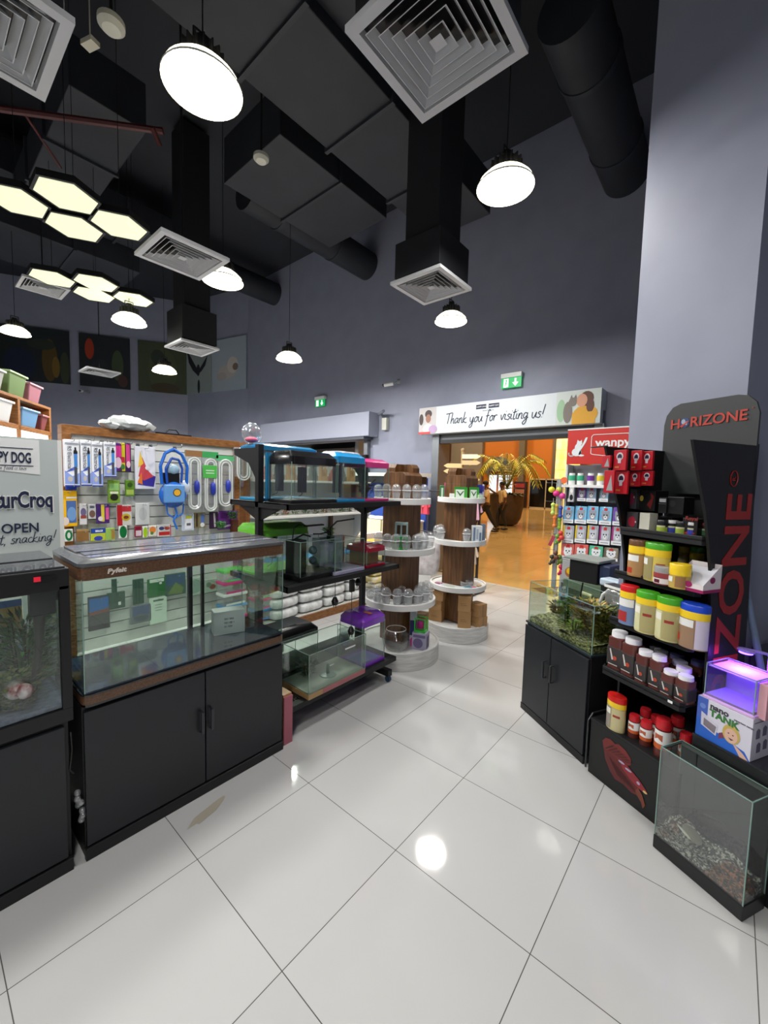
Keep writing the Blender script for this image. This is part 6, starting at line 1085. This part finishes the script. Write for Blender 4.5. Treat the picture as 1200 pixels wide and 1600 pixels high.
# ---------------- black cabinet, nano tank box, UV cube ----------------
x,y=sl(.505,.035); t=thing('low_cabinet','low black cabinet carrying the nano tank box','cabinet',(x,y,0),RS); MB().box(0,.62,0,.38,0,.522).obj('body',mc(24,25,28,.4),t,bevel=.002); MB().box(0,.62,-.002,.38,.522,.53).obj('top',mc(34,36,42,.25),t)
bx=sl(.512,.04); t=thing('nano_tank_box','white and blue printed carton lettered nano TANK on the low cabinet','box',(bx[0],bx[1],.5305),RS)
BW,BD,BH=.205,.21,.178
MB().box(0,BW,0,BD,0,BH).obj('carton',mc(214,212,226,.5),t,bevel=.0015)
k=MB(); y=-.0006; k.mat(0).rect(.0,.042,.0,BH,y).mat(1).face([(0,y-.0004,0),(BW,y-.0004,0),(BW*.9,y-.0004,.03),(BW*.5,y-.0004,.05),(BW*.15,y-.0004,.06),(0,y-.0004,.09)]).mat(2).face([(.02,y-.0008,.055),(.08,y-.0008,.035),(.085,y-.0008,.085),(.018,y-.0008,.115)]).mat(3).face([(.03,y-.001,.058),(.075,y-.001,.042),(.08,y-.001,.075),(.03,y-.001,.09)])
k.mat(4).ell(.135,.075,.032,.04,y-.0008,18).mat(5).ell(.135,.068,.024,.03,y-.0012,18).mat(6).ell(.126,.076,.003,.003,y-.0016,8).ell(.142,.074,.003,.003,y-.0016,8).face([(.125,y-.0016,.058),(.146,y-.0016,.056),(.136,y-.0016,.049)]).mat(7).face([(.09,y-.0006,.03),(.12,y-.0006,.05),(.11,y-.0006,.07),(.09,y-.0006,.055)]).mat(5).face([(.14,y-.001,.045),(.18,y-.001,.02),(.2,y-.001,.0),(.17,y-.001,.0)]).mat(8).ell(.022,.14,.012,.012,y-.0005,10)
k.obj('print',[mc(70,100,190),mc(40,100,200),mc(206,204,220),mc(130,120,130),mc(196,170,90),mc(220,180,160),mc(90,50,50),mc(120,60,90),mc(110,140,210)],t)
text('nano',.034,(.05,-.001,.145),(1,0,-.06),(0,0,1),mc(60,58,66),t,sx=1.05,bold=.001); text('TANK',.04,(.05,-.001,.113),(1,0,-.06),(0,0,1),mc(60,120,60),t,sx=1.0,bold=.0016); text('aquarium series',.011,(.14,-.001,.14),(1,0,-.06),(0,0,1),mc(90,88,100),t)
k=MB()
for i,(a,b) in enumerate([(.04,.11),(.085,.115),(.13,.12),(.05,.05),(.095,.055)]): k.add([(BW+.0006,a-.014,b-.02),(BW+.0006,a+.014,b-.02),(BW+.0006,a+.014,b+.015),(BW+.0006,a,b+.024),(BW+.0006,a-.014,b+.015)],[(0,1,2,3,4)])
k.obj('side_print',mc(110,108,130),t); MB().add([(BW+.0006,.01,.158),(BW+.0006,.15,.158),(BW+.0006,.15,.162),(BW+.0006,.01,.162)],[(0,1,2,3)]).obj('side_text',mc(90,88,100),t)
ux=sl(.53,.05); t=thing('nano_aquarium','small glass cube tank glowing violet under its clip lamp','nano aquarium',(ux[0],ux[1],.709),RS)
UW,UD,UH=.18,.15,.155
PK=mc(220,180,232,.4); MB().prism(rr(-.008,UW+.008,-.008,UD+.008,.012),0,.012).obj('base',PK,t,smooth=True,bevel=.002); MB().box(.003,UW-.003,.003,UD-.003,.012,.02).obj('floor',mc(196,160,226,.6),t); panes(t,UW,UD,.012,UH,GLASS,.003)  # white panels coloured violet to carry the lamp's glow
MB().box(.004,UW-.004,UD-.008,UD-.004,.02,UH-.004).obj('back_panel',mc(196,164,226,.6),t); MB().box(.004,UW-.004,.004,UD-.01,UH-.012,UH-.010).obj('water_surface',glass_mat('violet_lit_water',(.6,.5,.95),.12,.1,.35),t)  # violet lamp glow also put into the panel and water colour
MB().box(UW,UW+.03,.02,UD,.0,UH-.01).obj('side_filter',mc(214,160,170,.5),t,bevel=.002)
MB().tube([(.145,UD+.005,UH-.02),(.145,UD+.005,UH+.065),(.14,UD-.0,UH+.075),(.09,UD-.04,UH+.08)],.006).obj('lamp_arm',mc(150,130,210,.3),t,smooth=True); MB().sph((.085,UD-.045,UH+.075),.034,.022,.01).obj('lamp_head',mc(150,130,220,.3),t,smooth=True)
MB().cyl((.085,UD-.045,UH+.066),(.085,UD-.045,UH+.0635),.024,.024,16).obj('lamp_led',mc(90,60,255,.4,emit=14),t)
ld=bpy.data.lights.new('lamp_light','AREA'); ld.shape='DISK'; ld.size=.05; ld.energy=2.0; ld.color=(.33,.08,1); lo=bpy.data.objects.new('lamp_light',ld); COL.objects.link(lo); lo.parent=t; lo.location=(.085,UD-.055,UH+.062)
# ---------------- floor tank with gravel ----------------
tx=SP(.469,-.121); t=thing('gravel_tank','glass tank with black base and mixed gravel on the floor at lower right','aquarium',(tx[0],tx[1],0),RS)
TW,TD=.345,.145
MB().box(0,TW,0,TD,0,.062).obj('base',mc(22,23,25,.4),t,bevel=.003); panes(t,TW-.006,TD-.006,.062,.475,glass_mat('milky_glass',(.84,.87,.85),.07,.02,.05),.006,.003,.003)  # milky glass, a little white diffuse mixed in
MB().box(.008,TW-.008,TD-.012,TD-.009,.07,.46).obj('back_pane',mc(26,30,32,.03,coat=1),t); MB().box(.0,TW,TD-.02,TD,.462,.475).box(0,.012,.012,TD-.02,.468,.475).obj('rim',mc(70,78,74,.2),t)
GM,tt_,p_=nt('mixed_gravel'); tc=tt_.nodes.new('ShaderNodeTexCoord'); vo=tt_.nodes.new('ShaderNodeTexVoronoi'); vo.inputs['Scale'].default_value=140; no=tt_.nodes.new('ShaderNodeTexNoise'); no.inputs['Scale'].default_value=7
r1=tt_.nodes.new('ShaderNodeValToRGB'); r1.color_ramp.elements[0].color=lin((70,72,76))+(1,); r1.color_ramp.elements[1].color=lin((226,220,208))+(1,); r1.color_ramp.elements[0].position=.45; r1.color_ramp.elements[1].position=.75
r2=tt_.nodes.new('ShaderNodeValToRGB'); r2.color_ramp.elements[0].color=(1,1,1,1); r2.color_ramp.elements[1].color=lin((214,140,100))+(1,); r2.color_ramp.elements[0].position=.5; r2.color_ramp.elements[1].position=.6
mx=tt_.nodes.new('ShaderNodeMix'); mx.data_type='RGBA'; mx.blend_type='MULTIPLY'; mx.inputs[0].default_value=1
L_=tt_.links.new; L_(tc.outputs['Object'],vo.inputs['Vector']); L_(tc.outputs['Object'],no.inputs['Vector']); L_(vo.outputs['Color'],r1.inputs[0]); L_(no.outputs[0],r2.inputs[0]); L_(r1.outputs[0],mx.inputs[6]); L_(r2.outputs[0],mx.inputs[7]); L_(mx.outputs[2],p_.inputs['Base Color'])
bp=tt_.nodes.new('ShaderNodeBump'); bp.invert=True; bp.inputs['Distance'].default_value=.004; L_(vo.outputs['Distance'],bp.inputs['Height']); L_(bp.outputs[0],p_.inputs['Normal']); p_.inputs['Roughness'].default_value=.7
g=MB(); nx,ny=40,18; random.seed(12); vs=[(.01+(TW-.02)*i/nx,.01+(TD-.02)*j/ny,.108+.012*math.sin(i*.3)+.01*math.cos(j*.6)+random.uniform(-.003,.003)+.02*j/ny) for j in range(ny+1) for i in range(nx+1)]
g.add(vs,[(j*(nx+1)+i,j*(nx+1)+i+1,(j+1)*(nx+1)+i+1,(j+1)*(nx+1)+i) for j in range(ny) for i in range(nx)]); g.box(.01,TW-.01,.01,TD-.01,.062,.098)
g.obj('gravel',GM,t,kind='stuff')
v=SP(.59,-.06); MB().sph((0,0,0),.03,.055,.008).obj('flat_stone',mc(150,144,130,.7),loc=(v[0],v[1],.142),rz=R(30),smooth=True,label='flat grey stone on the gravel in the floor tank',cat='stone'); v=SP(.575,-.09); MB().sph((0,0,0),.006,.04,.004).obj('white_stick',mc(236,232,220,.5),loc=(v[0],v[1],.15),rz=R(40),smooth=True,label='thin white stick lying on the floor tank gravel',cat='stick')
MB().cyl((0,0,0),tuple(Vector(SP(.43,.435))-Vector(SP(.74,.435)))+(1.25,),.015,.015,12).obj('grey_pipe',mc(110,128,148,.4),loc=SP(.74,.435)+(0,),smooth=True,label='slanting grey blue pipe behind the stand at right',cat='pipe')
v=SP(.5,.75); MB().sph((0,0,0),.07,.06,.05).obj('beige_bundle',mc(150,130,116,.7),loc=(v[0],v[1],.86),smooth=True,label='beige round bundle at the far right edge behind the cube tank',cat='bundle'); MB().box(-.1,.1,-.1,.1,0,.81).obj('plinth',mc(60,62,76),loc=(v[0],v[1],0),rz=RS,label='dark plinth under the beige bundle at the right edge',cat='plinth')
v=(-1.833,0.900,0.000)
s=MB(); random.seed(2); P_=[(.05*math.cos(a)*(1+.5*random.random())*1.6,.022*math.sin(a)*(1+.6*random.random())) for a in [2*PI*i/14 for i in range(14)]]; s.prism(P_,0,.0006).obj('floor_stain',mc(168,162,146,.5),loc=(v[0],v[1],0.0002),rz=R(-75),label='brownish smear on the floor tile before the long cabinet',cat='stain')
